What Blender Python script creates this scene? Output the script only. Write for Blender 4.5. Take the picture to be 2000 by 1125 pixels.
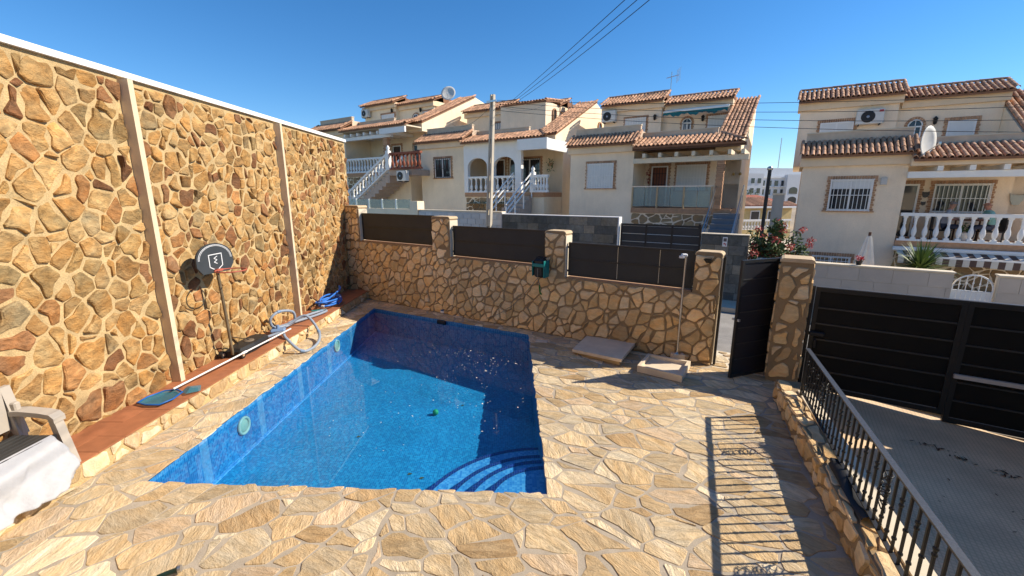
import bpy, bmesh, math, random
import numpy as np
from mathutils import Vector, Matrix

for _o in list(bpy.data.objects):
    bpy.data.objects.remove(_o)
sc = bpy.context.scene
COL = sc.collection
R = math.radians

# ------------------------------------------------------------------ camera
cam_data = bpy.data.cameras.new("camera")
cam = bpy.data.objects.new("camera", cam_data)
COL.objects.link(cam)
cam.location = (0.0, 0.0, 3.0)
cam.rotation_euler = (math.pi / 2 - math.atan(182 / 829.0), 0, 0)
cam_data.sensor_width = 36.0
cam_data.lens = 829.0 / 2000.0 * 36.0
cam_data.clip_start = 0.05
cam_data.clip_end = 3000.0
sc.camera = cam
CAMP = np.array([0.0, 0.0, 3.0])

# ------------------------------------------------------------------ sky, sun, exposure
SUN_EL = 37.2      # degrees
SUN_AZ = 3.0       # degrees from +X towards +Y
world = bpy.data.worlds.new("World")
sc.world = world
world.use_nodes = True
wn = world.node_tree
for n in list(wn.nodes):
    wn.nodes.remove(n)
wo = wn.nodes.new("ShaderNodeOutputWorld")
wb = wn.nodes.new("ShaderNodeBackground")
sky = wn.nodes.new("ShaderNodeTexSky")
sky.sky_type = 'NISHITA'
sky.sun_disc = False
sky.sun_elevation = R(SUN_EL)
sky.sun_rotation = R(90 - SUN_AZ)
sky.altitude = 300.0
sky.air_density = 1.0
sky.dust_density = 0.0
sky.ozone_density = 6.0
wb.inputs["Strength"].default_value = 0.097
hs = wn.nodes.new("ShaderNodeHueSaturation")
hs.inputs["Saturation"].default_value = 1.2
wn.links.new(sky.outputs[0], hs.inputs["Color"])
wn.links.new(hs.outputs[0], wb.inputs["Color"])
wn.links.new(wb.outputs[0], wo.inputs["Surface"])

sun_data = bpy.data.lights.new("sun", 'SUN')
sun_data.energy = 4.2
sun_data.angle = R(0.5)
sun_data.color = (1.0, 0.90, 0.75)
sun = bpy.data.objects.new("sun", sun_data)
COL.objects.link(sun)
sun_to = Vector((math.cos(R(SUN_EL)) * math.cos(R(SUN_AZ)), math.cos(R(SUN_EL)) * math.sin(R(SUN_AZ)), math.sin(R(SUN_EL))))
sun.rotation_euler = sun_to.to_track_quat('Z', 'Y').to_euler()
sun.location = (20, 0, 20)

sc.view_settings.view_transform = 'Standard'
sc.view_settings.look = 'None'
sc.view_settings.gamma = 1.0
sc.view_settings.exposure = 0.76
sc.view_settings.use_curve_mapping = False
sc.render.engine = 'CYCLES'
sc.cycles.max_bounces = 7
sc.cycles.transparent_max_bounces = 10
sc.cycles.use_denoising = True

# ------------------------------------------------------------------ street frame: s along the street, t away from us
A0 = Vector((-4.39, 12.28, 0)); DS = Vector((0.84, -0.5426, 0)); NT = Vector((0.5426, 0.84, 0))
UP = Vector((0, 0, 1))
ROT_S = math.atan2(DS.y, DS.x)
def S(s, t, z=0.0):
    return A0 + DS * s + NT * t + UP * z

# ------------------------------------------------------------------ materials
MATS = {}
def nodes_of(name):
    m = bpy.data.materials.new(name); m.use_nodes = True
    nt = m.node_tree
    return m, nt, nt.nodes["Principled BSDF"]
def nd(nt, kind, **kw):
    n = nt.nodes.new(kind)
    for k, v in kw.items():
        if k in n.inputs: n.inputs[k].default_value = v
        else: setattr(n, k, v)
    return n
def c4(c): return (c[0], c[1], c[2], 1.0)
def mulcol(nt, a, b):
    x = nt.nodes.new("ShaderNodeMix"); x.data_type = 'RGBA'; x.blend_type = 'MULTIPLY'
    x.inputs["Factor"].default_value = 1.0
    nt.links.new(a, x.inputs[6]); nt.links.new(b, x.inputs[7])
    return x.outputs[2]
def mixcol(nt, fac, a, b, blend='MIX'):
    x = nt.nodes.new("ShaderNodeMix"); x.data_type = 'RGBA'; x.blend_type = blend
    for s_, v in ((x.inputs["Factor"], fac), (x.inputs[6], a), (x.inputs[7], b)):
        if isinstance(v, (int, float)): s_.default_value = v
        elif isinstance(v, tuple): s_.default_value = c4(v)
        else: nt.links.new(v, s_)
    return x.outputs[2]
def maprange(nt, v, a, b, c, d):
    n = nd(nt, "ShaderNodeMapRange")
    n.inputs[1].default_value, n.inputs[2].default_value, n.inputs[3].default_value, n.inputs[4].default_value = a, b, c, d
    nt.links.new(v, n.inputs[0]); return n.outputs[0]
def math_(nt, op, a, b=None):
    n = nt.nodes.new("ShaderNodeMath"); n.operation = op
    for i, v in enumerate((a, b)):
        if v is None: continue
        if isinstance(v, (int, float)): n.inputs[i].default_value = v
        else: nt.links.new(v, n.inputs[i])
    return n.outputs[0]
def noise(nt, vec, scale, detail=4, rough=0.6, dist=0.0):
    n = nd(nt, "ShaderNodeTexNoise"); n.inputs["Scale"].default_value = scale
    n.inputs["Detail"].default_value = detail; n.inputs["Roughness"].default_value = rough
    n.inputs["Distortion"].default_value = dist
    nt.links.new(vec, n.inputs["Vector"]); return n.outputs["Fac"]
def ramp(nt, fac, stops, interp='LINEAR'):
    r = nt.nodes.new("ShaderNodeValToRGB"); cr = r.color_ramp; cr.interpolation = interp
    while len(cr.elements) < len(stops): cr.elements.new(0.5)
    for e, (p, c) in zip(cr.elements, stops):
        e.position = p; e.color = c4(c)
    nt.links.new(fac, r.inputs[0]); return r.outputs[0]
def position(nt):
    return nt.nodes.new("ShaderNodeNewGeometry").outputs["Position"]
def rnd(nt):
    oi = nt.nodes.new("ShaderNodeObjectInfo"); g = nt.nodes.new("ShaderNodeNewGeometry")
    return math_(nt, 'FRACT', math_(nt, 'ADD', oi.outputs["Random"], g.outputs["Random Per Island"]))
def bump(nt, b, h, strength, dist=0.01):
    n = nd(nt, "ShaderNodeBump"); n.inputs["Strength"].default_value = strength; n.inputs["Distance"].default_value = dist
    nt.links.new(h, n.inputs["Height"]); nt.links.new(n.outputs[0], b.inputs["Normal"])
def M(name, col, rough=0.75, var=0.12, scale=4.0, bmp=0.0, bscale=60.0, metal=0.0, spec=0.35, rn=0.0, fine=0.0):
    """plain surface: colour with soft noise, optional per-object variation and fine grain"""
    if name in MATS: return MATS[name]
    m, nt, b = nodes_of(name); MATS[name] = m
    p = position(nt)
    f = maprange(nt, noise(nt, p, scale, 5), 0.25, 0.75, 1 - var, 1 + var)
    if fine: f = math_(nt, 'MULTIPLY', f, maprange(nt, noise(nt, p, bscale, 3), 0.3, 0.7, 1 - fine, 1 + fine))
    if rn: f = math_(nt, 'MULTIPLY', f, maprange(nt, rnd(nt), 0, 1, 1 - rn, 1 + rn))
    cmb = nt.nodes.new("ShaderNodeCombineColor")
    for i in range(3): nt.links.new(f, cmb.inputs[i])
    rgb = nt.nodes.new("ShaderNodeRGB"); rgb.outputs[0].default_value = c4(col)
    nt.links.new(mulcol(nt, rgb.outputs[0], cmb.outputs[0]), b.inputs["Base Color"])
    b.inputs["Roughness"].default_value = rough; b.inputs["Metallic"].default_value = metal
    b.inputs["Specular IOR Level"].default_value = spec
    if bmp: bump(nt, b, noise(nt, p, bscale, 4), bmp, 0.01)
    return m
def stone_mat(name, palette, streak=0.18, sscale=9.0, stretch=(1, 1, 1), bmp=0.6, rough=0.85, edge=None):
    m, nt, b = nodes_of(name); MATS[name] = m
    r = rnd(nt); p = position(nt)
    n_ = len(palette)
    base = ramp(nt, r, [((i + 0.0) / n_, c) for i, c in enumerate(palette)], 'CONSTANT')
    r2 = math_(nt, 'FRACT', math_(nt, 'MULTIPLY', r, 37.7))
    # every stone gets its own grain direction
    rot = nd(nt, "ShaderNodeVectorRotate"); rot.rotation_type = 'Z_AXIS'
    nt.links.new(p, rot.inputs["Vector"]); nt.links.new(math_(nt, 'MULTIPLY', r2, 1.6), rot.inputs["Angle"])
    mp = nd(nt, "ShaderNodeMapping"); mp.inputs["Scale"].default_value = stretch
    nt.links.new(rot.outputs[0], mp.inputs["Vector"])
    offs = nt.nodes.new("ShaderNodeVectorMath"); offs.operation = 'ADD'
    cb = nt.nodes.new("ShaderNodeCombineXYZ")
    nt.links.new(math_(nt, 'MULTIPLY', r, 91.0), cb.inputs[0]); nt.links.new(math_(nt, 'MULTIPLY', r2, 53.0), cb.inputs[1])
    nt.links.new(mp.outputs[0], offs.inputs[0]); nt.links.new(cb.outputs[0], offs.inputs[1])
    nz = noise(nt, offs.outputs[0], sscale, 7, 0.68, 0.7)
    f = maprange(nt, nz, 0.25, 0.75, 1 - streak, 1 + streak)
    f = math_(nt, 'MULTIPLY', f, maprange(nt, r2, 0, 1, 0.84, 1.14))
    f = math_(nt, 'MULTIPLY', f, maprange(nt, noise(nt, p, 0.75, 5, 0.65), 0.36, 0.62, 0.80, 1.08))   # weathering that runs across many stones
    big = noise(nt, offs.outputs[0], 3.0, 3)
    cmb = nt.nodes.new("ShaderNodeCombineColor")
    for i in range(3): nt.links.new(f, cmb.inputs[i])
    col = mulcol(nt, base, cmb.outputs[0])
    tint = ramp(nt, big, [(0.35, (1.0, 1.0, 1.0)), (0.68, edge or (1.05, 0.86, 0.66))])
    col = mulcol(nt, col, tint)
    nt.links.new(col, b.inputs["Base Color"])
    b.inputs["Roughness"].default_value = rough; b.inputs["Specular IOR Level"].default_value = 0.3
    hn = math_(nt, 'ADD', math_(nt, 'ADD', nz, math_(nt, 'MULTIPLY', noise(nt, p, 70, 3), 0.30)), math_(nt, 'MULTIPLY', noise(nt, offs.outputs[0], 22, 4), 0.5))
    bump(nt, b, hn, bmp, 0.03)
    return m
def stucco_mat(name, col):
    """rendered wall: soft patches, rain streaks running down, fine grain"""
    m, nt, b = nodes_of(name); MATS[name] = m
    p = position(nt)
    mp = nd(nt, "ShaderNodeMapping"); mp.inputs["Scale"].default_value = (2.6, 2.6, 0.5); nt.links.new(p, mp.inputs["Vector"])
    streak = maprange(nt, noise(nt, mp.outputs[0], 1.0, 5, 0.7), 0.48, 0.78, 1.0, 0.90)
    f = math_(nt, 'MULTIPLY', maprange(nt, noise(nt, p, 0.8, 5), 0.3, 0.7, 0.90, 1.08), streak)
    f = math_(nt, 'MULTIPLY', f, maprange(nt, noise(nt, p, 45, 3), 0.3, 0.7, 0.94, 1.06))
    cmb = nt.nodes.new("ShaderNodeCombineColor")
    for i in range(3): nt.links.new(f, cmb.inputs[i])
    rgb = nt.nodes.new("ShaderNodeRGB"); rgb.outputs[0].default_value = c4(col)
    nt.links.new(mulcol(nt, rgb.outputs[0], cmb.outputs[0]), b.inputs["Base Color"])
    b.inputs["Roughness"].default_value = 0.93; b.inputs["Specular IOR Level"].default_value = 0.25
    bump(nt, b, noise(nt, p, 45, 4), 0.35, 0.01); return m
def glass_mat(name, col, rough=0.08, alpha_mix=0.0):
    m, nt, b = nodes_of(name); MATS[name] = m
    b.inputs["Base Color"].default_value = c4(col); b.inputs["Roughness"].default_value = rough
    b.inputs["Specular IOR Level"].default_value = 0.6
    if alpha_mix:
        out = nt.nodes["Material Output"]; tr = nt.nodes.new("ShaderNodeBsdfTransparent"); mx = nt.nodes.new("ShaderNodeMixShader")
        tr.inputs[0].default_value = (0.9, 0.97, 0.97, 1)
        mx.inputs[0].default_value = alpha_mix
        nt.links.new(b.outputs[0], mx.inputs[1]); nt.links.new(tr.outputs[0], mx.inputs[2]); nt.links.new(mx.outputs[0], out.inputs[0])
    return m

# ------------------------------------------------------------------ mesh helpers
class MB:
    def __init__(s): s.v = []; s.f = []; s.m = []; s.sm = []
    def add(s, vs, fs, mi=0, smooth=False):
        o = len(s.v); s.v += [tuple(x) for x in vs]
        for f in fs:
            s.f.append(tuple(i + o for i in f)); s.m.append(mi); s.sm.append(smooth)
        return s
    def box(s, x0, x1, y0, y1, z0, z1, mi=0):
        return s.add([(x0, y0, z0), (x1, y0, z0), (x1, y1, z0), (x0, y1, z0), (x0, y0, z1), (x1, y0, z1), (x1, y1, z1), (x0, y1, z1)],
                     [(0, 3, 2, 1), (4, 5, 6, 7), (0, 1, 5, 4), (1, 2, 6, 5), (2, 3, 7, 6), (3, 0, 4, 7)], mi)
    def bbox(s, x0, x1, y0, y1, z0, z1, c=0.01, mi=0):
        """box with chamfered edges (convex hull of inset corners)"""
        bm = bmesh.new(); vs = []
        for x, sx in ((x0, 1), (x1, -1)):
            for y, sy in ((y0, 1), (y1, -1)):
                for z, sz in ((z0, 1), (z1, -1)):
                    for k in range(3):
                        d = [c * sx, c * sy, c * sz]; d[k] = 0
                        vs.append(bm.verts.new((x + d[0], y + d[1], z + d[2])))
        r = bmesh.ops.convex_hull(bm, input=vs)
        bm.verts.index_update()
        s.add([v.co[:] for v in bm.verts], [[v.index for v in f.verts] for f in bm.faces], mi)
        bm.free(); return s
    def obox(s, p, q, w, h, up=(0, 0, 1), mi=0):
        """bar from p to q with section w (side) x h (up)"""
        p = Vector(p); q = Vector(q); d = (q - p).normalized(); u = Vector(up)
        r = d.cross(u)
        if r.length < 1e-4: r = d.cross(Vector((1, 0, 0)))
        r.normalize(); u = r.cross(d).normalized(); r = r * w / 2; u = u * h / 2
        vs = [p - r - u, p + r - u, p + r + u, p - r + u, q - r - u, q + r - u, q + r + u, q - r + u]
        return s.add(vs, [(0, 3, 2, 1)[::-1], (4, 5, 6, 7)[::-1], (0, 1, 5, 4)[::-1], (1, 2, 6, 5)[::-1], (2, 3, 7, 6)[::-1], (3, 0, 4, 7)[::-1]], mi)
    def prism(s, poly, z0, z1, mi=0, f=None):
        n = len(poly); f = f or (lambda a, b, c: (a, b, c))
        vs = [f(a, b, z0) for a, b in poly] + [f(a, b, z1) for a, b in poly]
        return s.add(vs, [tuple(range(n))[::-1], tuple(range(n, 2 * n))] + [(i, (i + 1) % n, n + (i + 1) % n, n + i) for i in range(n)], mi)
    def tube(s, pts, r, n=8, mi=0, closed=False, caps=True):
        pts = [Vector(p) for p in pts]; L = len(pts); vs = []
        rr = r if isinstance(r, (list, tuple)) else [r] * L
        prev = None
        for i, p in enumerate(pts):
            a = pts[(i - 1) % L] if (closed or i > 0) else p
            b = pts[(i + 1) % L] if (closed or i < L - 1) else p
            d = (b - a)
            d = d.normalized() if d.length > 1e-9 else Vector((0, 0, 1))
            if prev is None:
                u = d.orthogonal().normalized()
            else:
                u = (prev - d * prev.dot(d))
                u = u.normalized() if u.length > 1e-6 else d.orthogonal().normalized()
            prev = u; w = d.cross(u)
            for k in range(n):
                an = 2 * math.pi * k / n
                vs.append(p + (u * math.cos(an) + w * math.sin(an)) * rr[i])
        fs = []
        for i in range(L if closed else L - 1):
            j = (i + 1) % L
            for k in range(n):
                fs.append((i * n + k, i * n + (k + 1) % n, j * n + (k + 1) % n, j * n + k))
        s.add(vs, fs, mi, True)
        if caps and not closed:
            s.add(vs[:n], [tuple(range(n))[::-1]], mi); s.add(vs[-n:], [tuple(range(n))], mi)
        return s
    def lathe(s, prof, n=12, c=(0, 0, 0), mi=0, smooth=True):
        vs = []
        for r, z in prof:
            for k in range(n):
                an = 2 * math.pi * k / n
                vs.append((c[0] + r * math.cos(an), c[1] + r * math.sin(an), c[2] + z))
        fs = [(i * n + k, i * n + (k + 1) % n, (i + 1) * n + (k + 1) % n, (i + 1) * n + k) for i in range(len(prof) - 1) for k in range(n)]
        L = len(prof)
        s.add(vs, fs, mi, smooth)
        s.add(vs[:n], [tuple(range(n))[::-1]], mi); s.add(vs[-n:], [tuple(range(n))], mi)
        return s
    def mesh(s, name, mat):
        me = bpy.data.meshes.new(name); me.from_pydata(s.v, [], s.f)
        for m in (mat if isinstance(mat, (list, tuple)) else [mat]): me.materials.append(m)
        me.polygons.foreach_set("material_index", s.m); me.polygons.foreach_set("use_smooth", s.sm)
        me.update(); return me
    def build(s, name, mat, parent=None, loc=None, rz=0.0):
        return ob(name, s.mesh(name, mat), parent, loc, rz)
def ob(name, me, parent=None, loc=None, rz=0.0):
    o = bpy.data.objects.new(name, me); COL.objects.link(o)
    if parent is not None: o.parent = parent
    if loc is not None: o.location = loc
    if rz: o.rotation_euler[2] = rz
    return o
def thing(name, label, cat, loc=(0, 0, 0), rz=0.0, group=None, scale=1.0):
    o = bpy.data.objects.new(name, None); COL.objects.link(o)
    o.empty_display_size = 0.2
    o.location = loc; o.rotation_euler = (0, 0, rz); o.scale = (scale,) * 3
    o["label"] = label; o["category"] = cat; o["kind"] = "thing"
    if group: o["group"] = group
    return o
def tag(o, label, cat, group=None):
    o["label"] = label; o["category"] = cat; o["kind"] = "thing"
    if group: o["group"] = group
    return o
def struct(o): o["kind"] = "structure"; return o

# ------------------------------------------------------------------ irregular stones (power diagram cells)
def clip_half(poly, p, n):
    """keep the side where (x-p).n <= 0"""
    out = []; L = len(poly)
    for i in range(L):
        a = poly[i]; b = poly[(i + 1) % L]
        da = (a[0] - p[0]) * n[0] + (a[1] - p[1]) * n[1]; db = (b[0] - p[0]) * n[0] + (b[1] - p[1]) * n[1]
        if da <= 0: out.append(a)
        if (da < 0 < db) or (db < 0 < da):
            k = da / (da - db); out.append((a[0] + (b[0] - a[0]) * k, a[1] + (b[1] - a[1]) * k))
    return out
def area(poly):
    return 0.5 * sum(poly[i][0] * poly[(i + 1) % len(poly)][1] - poly[(i + 1) % len(poly)][0] * poly[i][1] for i in range(len(poly)))
def clip_convex(poly, reg):
    L = len(reg)
    for i in range(L):
        a = reg[i]; b = reg[(i + 1) % L]
        poly = clip_half(poly, a, (b[1] - a[1], -(b[0] - a[0])))
        if len(poly) < 3: return []
    return poly
def shrink(poly, g, rng=None, lo=0.3, hi=1.9):
    q = poly; L = len(poly)
    for i in range(L):
        a = poly[i]; b = poly[(i + 1) % L]; d = math.hypot(b[0] - a[0], b[1] - a[1])
        if d < 1e-6: continue
        n = ((b[1] - a[1]) / d, -(b[0] - a[0]) / d)
        gg = g * (rng.uniform(lo, hi) if rng else 1.0)
        ang = rng.uniform(-0.14, 0.14) if rng else 0.0
        n2 = (n[0] * math.cos(ang) - n[1] * math.sin(ang), n[0] * math.sin(ang) + n[1] * math.cos(ang))
        m = ((a[0] + b[0]) / 2 - n[0] * gg, (a[1] + b[1]) / 2 - n[1] * gg)
        q = clip_half(q, m, n2)
        if len(q) < 3: return []
    return q
def cells(bounds, spacing, rng, aniso=1.0, rot=0.0, jit=0.46, wvar=0.3):
    """power-diagram cells covering the bounds; aniso stretches along rot"""
    x0, x1, y0, y1 = bounds; cr, sr = math.cos(rot), math.sin(rot); sa = math.sqrt(aniso)
    fwd = lambda p: ((cr * p[0] + sr * p[1]) / sa, (-sr * p[0] + cr * p[1]) * sa)
    inv = lambda q: (cr * q[0] * sa - sr * q[1] / sa, sr * q[0] * sa + cr * q[1] / sa)
    cs = [fwd(p) for p in ((x0, y0), (x1, y0), (x1, y1), (x0, y1))]
    ax0 = min(c[0] for c in cs); ax1 = max(c[0] for c in cs); ay0 = min(c[1] for c in cs); ay1 = max(c[1] for c in cs)
    seeds = []; row = 0; y = ay0 - spacing
    while y < ay1 + spacing:
        x = ax0 - spacing + (row % 2) * spacing * 0.5
        while x < ax1 + spacing:
            p = (x + rng.uniform(-jit, jit) * spacing, y + rng.uniform(-jit, jit) * spacing)
            seeds.append(p); x += spacing
        y += spacing * 0.9; row += 1
    P = np.array(seeds); W = np.array([rng.uniform(-wvar, wvar) * spacing * spacing for _ in seeds])
    out = []
    m = 2.0 * spacing
    for i, p in enumerate(seeds):
        r = inv(p)
        if not (x0 - m < r[0] < x1 + m and y0 - m < r[1] < y1 + m): continue
        d2 = ((P - P[i]) ** 2).sum(1)
        nb = np.argsort(d2)[1:26]
        poly = [(p[0] - m, p[1] - m), (p[0] + m, p[1] - m), (p[0] + m, p[1] + m), (p[0] - m, p[1] + m)]
        for j in nb:
            dv = P[j] - P[i]; L2 = d2[j]
            k = (L2 + W[i] - W[j]) / (2 * L2)
            poly = clip_half(poly, (p[0] + dv[0] * k, p[1] + dv[1] * k), (dv[0], dv[1]))
            if len(poly) < 3: break
        if len(poly) >= 3: out.append([inv(q) for q in poly])
    return out
def roughen(poly, rng, minedge=0.05, wob=0.012, chamf=0.2):
    P = []
    for p in poly:
        if not P or math.hypot(p[0] - P[-1][0], p[1] - P[-1][1]) > minedge * 0.6: P.append(p)
    if len(P) > 3 and math.hypot(P[0][0] - P[-1][0], P[0][1] - P[-1][1]) < minedge * 0.6: P.pop()
    if len(P) < 3: return []
    out = []; L = len(P)
    for i in range(L):
        a, b, c = P[i - 1], P[i], P[(i + 1) % L]
        k = rng.uniform(0.06, chamf); k2 = rng.uniform(0.06, chamf)
        out.append((b[0] + (a[0] - b[0]) * k, b[1] + (a[1] - b[1]) * k))
        out.append((b[0] + (c[0] - b[0]) * k2, b[1] + (c[1] - b[1]) * k2))
        d = math.hypot(c[0] - b[0], c[1] - b[1])
        if d > 0.2:
            nx, ny = (c[1] - b[1]) / d, -(c[0] - b[0]) / d; w = rng.uniform(-wob * 1.6, wob * 0.6)
            out.append(((b[0] + c[0]) / 2 + nx * w, (b[1] + c[1]) / 2 + ny * w))
    return out
def stone_geo(poly, rng, h, bev, base=-0.01, round_=False, tilt=0.15):
    """vertices (a, b, height) and faces of one stone"""
    n = len(poly); cx = sum(p[0] for p in poly) / n; cy = sum(p[1] for p in poly) / n
    size = math.sqrt(abs(area(poly)))
    tx, ty = rng.uniform(-tilt, tilt) * h / size * 2, rng.uniform(-tilt, tilt) * h / size * 2
    rings = []
    def ring(ins, z, jit):
        o = []
        for p in poly:
            dx, dy = p[0] - cx, p[1] - cy; d = math.hypot(dx, dy) + 1e-6; k = max(0.15, 1 - ins / d)
            o.append((cx + dx * k, cy + dy * k, z + (tx * dx + ty * dy if z > 0 else 0) + rng.uniform(-jit, jit)))
        return o
    rings.append(ring(0, base, 0))
    if round_:
        rings.append(ring(bev * 0.15, h * 0.62, h * 0.16)); rings.append(ring(bev, h, h * 0.14))
    else:
        rings.append(ring(bev, h, h * 0.10))
    vs = [v for r in rings for v in r]; fs = []
    for k in range(len(rings) - 1):
        for i in range(n):
            j = (i + 1) % n; fs.append((k * n + i, k * n + j, (k + 1) * n + j, (k + 1) * n + i))
    vs.append((cx + rng.uniform(-0.2, 0.2) * size * 0.5, cy + rng.uniform(-0.2, 0.2) * size * 0.5, h * rng.uniform(0.95, 1.22)))
    t = len(vs) - 1; b = (len(rings) - 1) * n
    for i in range(n): fs.append((b + i, b + (i + 1) % n, t))
    return (cx, cy), vs, fs
def lay_stones(parent, polys, frame, mat, rng, h=(0.02, 0.04), bev=0.02, round_=False, cap=300, name="stone", tilt=0.15, base=-0.01, restname="small_stones"):
    """each polygon becomes a stone object under parent; past the cap the rest is one mesh"""
    O, U, V, W = [Vector(x) for x in frame]
    PL = Vector(parent.location)
    items = []
    for poly in polys:
        if len(poly) < 3: continue
        if area(poly) < 0: poly = poly[::-1]
        c, vs, fs = stone_geo(poly, rng, rng.uniform(*h), bev, base, round_, tilt)
        w = O + U * c[0] + V * c[1]
        d = np.linalg.norm(np.array(w) - CAMP)
        items.append((-abs(area(poly)) / d ** 2, len(items), c, vs, fs))
    items.sort()
    rest = MB()
    flip = U.cross(V).dot(W) < 0
    for k, (_, _, c, vs, fs) in enumerate(items):
        if flip: fs = [f[::-1] for f in fs]
        if k < cap:
            mb = MB(); mb.add([U * (a - c[0]) + V * (b - c[1]) + W * z for a, b, z in vs], fs)
            mb.build(name, mat, parent, O + U * c[0] + V * c[1] - PL)
        else:
            rest.add([O + U * a + V * b + W * z - PL for a, b, z in vs], fs)
    if rest.v:
        o = rest.build(restname, mat, parent); o["kind"] = "stuff"
def grab(cl, reg, gap, rng, minarea=0.006, wob=0.012, chamf=0.2, pick=None):
    """clip raw cells to a convex region, take off the joint, roughen"""
    out = []
    for c in cl:
        if pick and not pick(c): continue
        q = clip_convex(c, reg) if reg else c
        if len(q) < 3: continue
        q = shrink(q, gap, rng)
        if len(q) < 3 or abs(area(q)) < minarea: continue
        q = roughen(q, rng, 0.05, wob, chamf)
        if len(q) >= 3: out.append(q)
    return out
def rect(x0, x1, y0, y1): return [(x0, y0), (x1, y0), (x1, y1), (x0, y1)]
# ------------------------------------------------------------------ shared materials
M_WALLSTONE = stone_mat("wall_stone", [(0.42, 0.265, 0.11), (0.36, 0.225, 0.095), (0.47, 0.31, 0.135), (0.21, 0.105, 0.05), (0.33, 0.235, 0.11), (0.44, 0.275, 0.11), (0.39, 0.255, 0.11),
                        (0.38, 0.20, 0.08), (0.30, 0.225, 0.12), (0.48, 0.315, 0.13), (0.41, 0.25, 0.10), (0.31, 0.165, 0.08), (0.42, 0.29, 0.135), (0.46, 0.30, 0.13), (0.28, 0.15, 0.07), (0.44, 0.29, 0.125), (0.47, 0.32, 0.15), (0.43, 0.265, 0.105)],
                        0.62, 7.0, (1, 1, 1.5), 1.0, 0.92, (1.04, 0.80, 0.54))
M_BACKSTONE = stone_mat("fence_stone", [(0.80, 0.58, 0.31), (0.84, 0.66, 0.41), (0.72, 0.52, 0.27), (0.82, 0.62, 0.34), (0.78, 0.63, 0.41), (0.66, 0.48, 0.26), (0.86, 0.69, 0.44)],
                        0.25, 8.0, (1, 1, 2.2), 0.6, 0.85)
M_PATIO = stone_mat("patio_stone", [(0.62, 0.49, 0.31), (0.69, 0.57, 0.39), (0.54, 0.40, 0.23), (0.66, 0.53, 0.35), (0.58, 0.43, 0.25), (0.72, 0.61, 0.43), (0.64, 0.49, 0.33), (0.54, 0.43, 0.28), (0.68, 0.53, 0.33), (0.50, 0.35, 0.19)],
                    0.40, 5.0, (1.0, 3.2, 1), 0.8, 0.85, (1.02, 0.91, 0.75))
M_MORTAR_L = M("wall_mortar", (0.50, 0.355, 0.175), 0.95, 0.25, 5.0, 0.9, 70, fine=0.22)
M_MORTAR_G = M("grey_mortar", (0.40, 0.335, 0.255), 0.95, 0.22, 5.0, 0.4, 90, fine=0.1)
M_MORTAR_B = M("brown_mortar", (0.29, 0.205, 0.115), 0.95, 0.15, 5.0, 0.4, 90, fine=0.1)
M_PLASTER = M("cream_plaster", (0.70, 0.60, 0.45), 0.9, 0.08, 4.0, 0.15, 120, fine=0.05)
M_WHITE = M("white_paint", (0.80, 0.79, 0.76), 0.6, 0.04)
M_TILE_RED = M("red_ledge_tile", (0.36, 0.135, 0.06), 0.55, 0.18, 7.0, 0.1, 60, rn=0.09, spec=0.4)
M_ANTH = M("anthracite_metal", (0.016, 0.016, 0.0165), 0.45, 0.2, 3.0, 0.03, 30, spec=0.45)
M_ANTHMESH = M("anthracite_panel", (0.042, 0.041, 0.038), 0.65, 0.12, 3.0, 0.1, 150, spec=0.3)
M_BLACK = M("black_plastic", (0.018, 0.018, 0.019), 0.5, 0.2)
M_GREYPLAST = M("grey_hose_plastic", (0.25, 0.30, 0.37), 0.45, 0.06)
M_STEEL = M("steel", (0.55, 0.53, 0.50), 0.3, 0.06, metal=0.9)
M_ASPHALT = M("asphalt", (0.28, 0.26, 0.235), 0.9, 0.2, 2.0, 0.3, 120, fine=0.25)
M_PAVE = M("pavement", (0.58, 0.49, 0.37), 0.9, 0.12, 2.0, 0.2, 90, fine=0.1)
M_EARTH = M("dry_earth", (0.36, 0.28, 0.19), 0.95, 0.2, 0.05)
M_STUCCO = stucco_mat("beige_stucco", (0.86, 0.70, 0.52))
M_STUCCO2 = stucco_mat("warm_stucco", (0.86, 0.71, 0.51))
M_BAND = M("cornice_stucco", (0.78, 0.60, 0.41), 0.92, 0.10, 1.5, 0.2, 45)
M_PARAPET = M("parapet_stucco", (0.66, 0.50, 0.36), 0.95, 0.2, 1.7, 0.2, 45)
M_ROOFTILE = M("clay_roof_tile", (0.44, 0.245, 0.145), 0.85, 0.34, 7.0, 0.2, 40, rn=0.34)
M_ROOFBED = M("roof_bedding", (0.24, 0.12, 0.07), 0.95, 0.2, 4.0)
M_BRICK = M("facing_brick", (0.45, 0.26, 0.15), 0.9, 0.2, 9.0, 0.2, 60, rn=0.2)
M_SHUTTER = M("white_shutter", (0.72, 0.72, 0.69), 0.5, 0.04)
M_DARKGLASS = glass_mat("window_glass", (0.03, 0.035, 0.04), 0.05)
M_DARKWOOD = M("dark_wood", (0.10, 0.045, 0.025), 0.6, 0.2, 8)
M_REDWOOD = M("red_brown_wood", (0.24, 0.075, 0.035), 0.55, 0.2, 8)
M_GREEN = M("leaf_green", (0.07, 0.12, 0.035), 0.6, 0.3, 3.0, rn=0.3)

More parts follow.
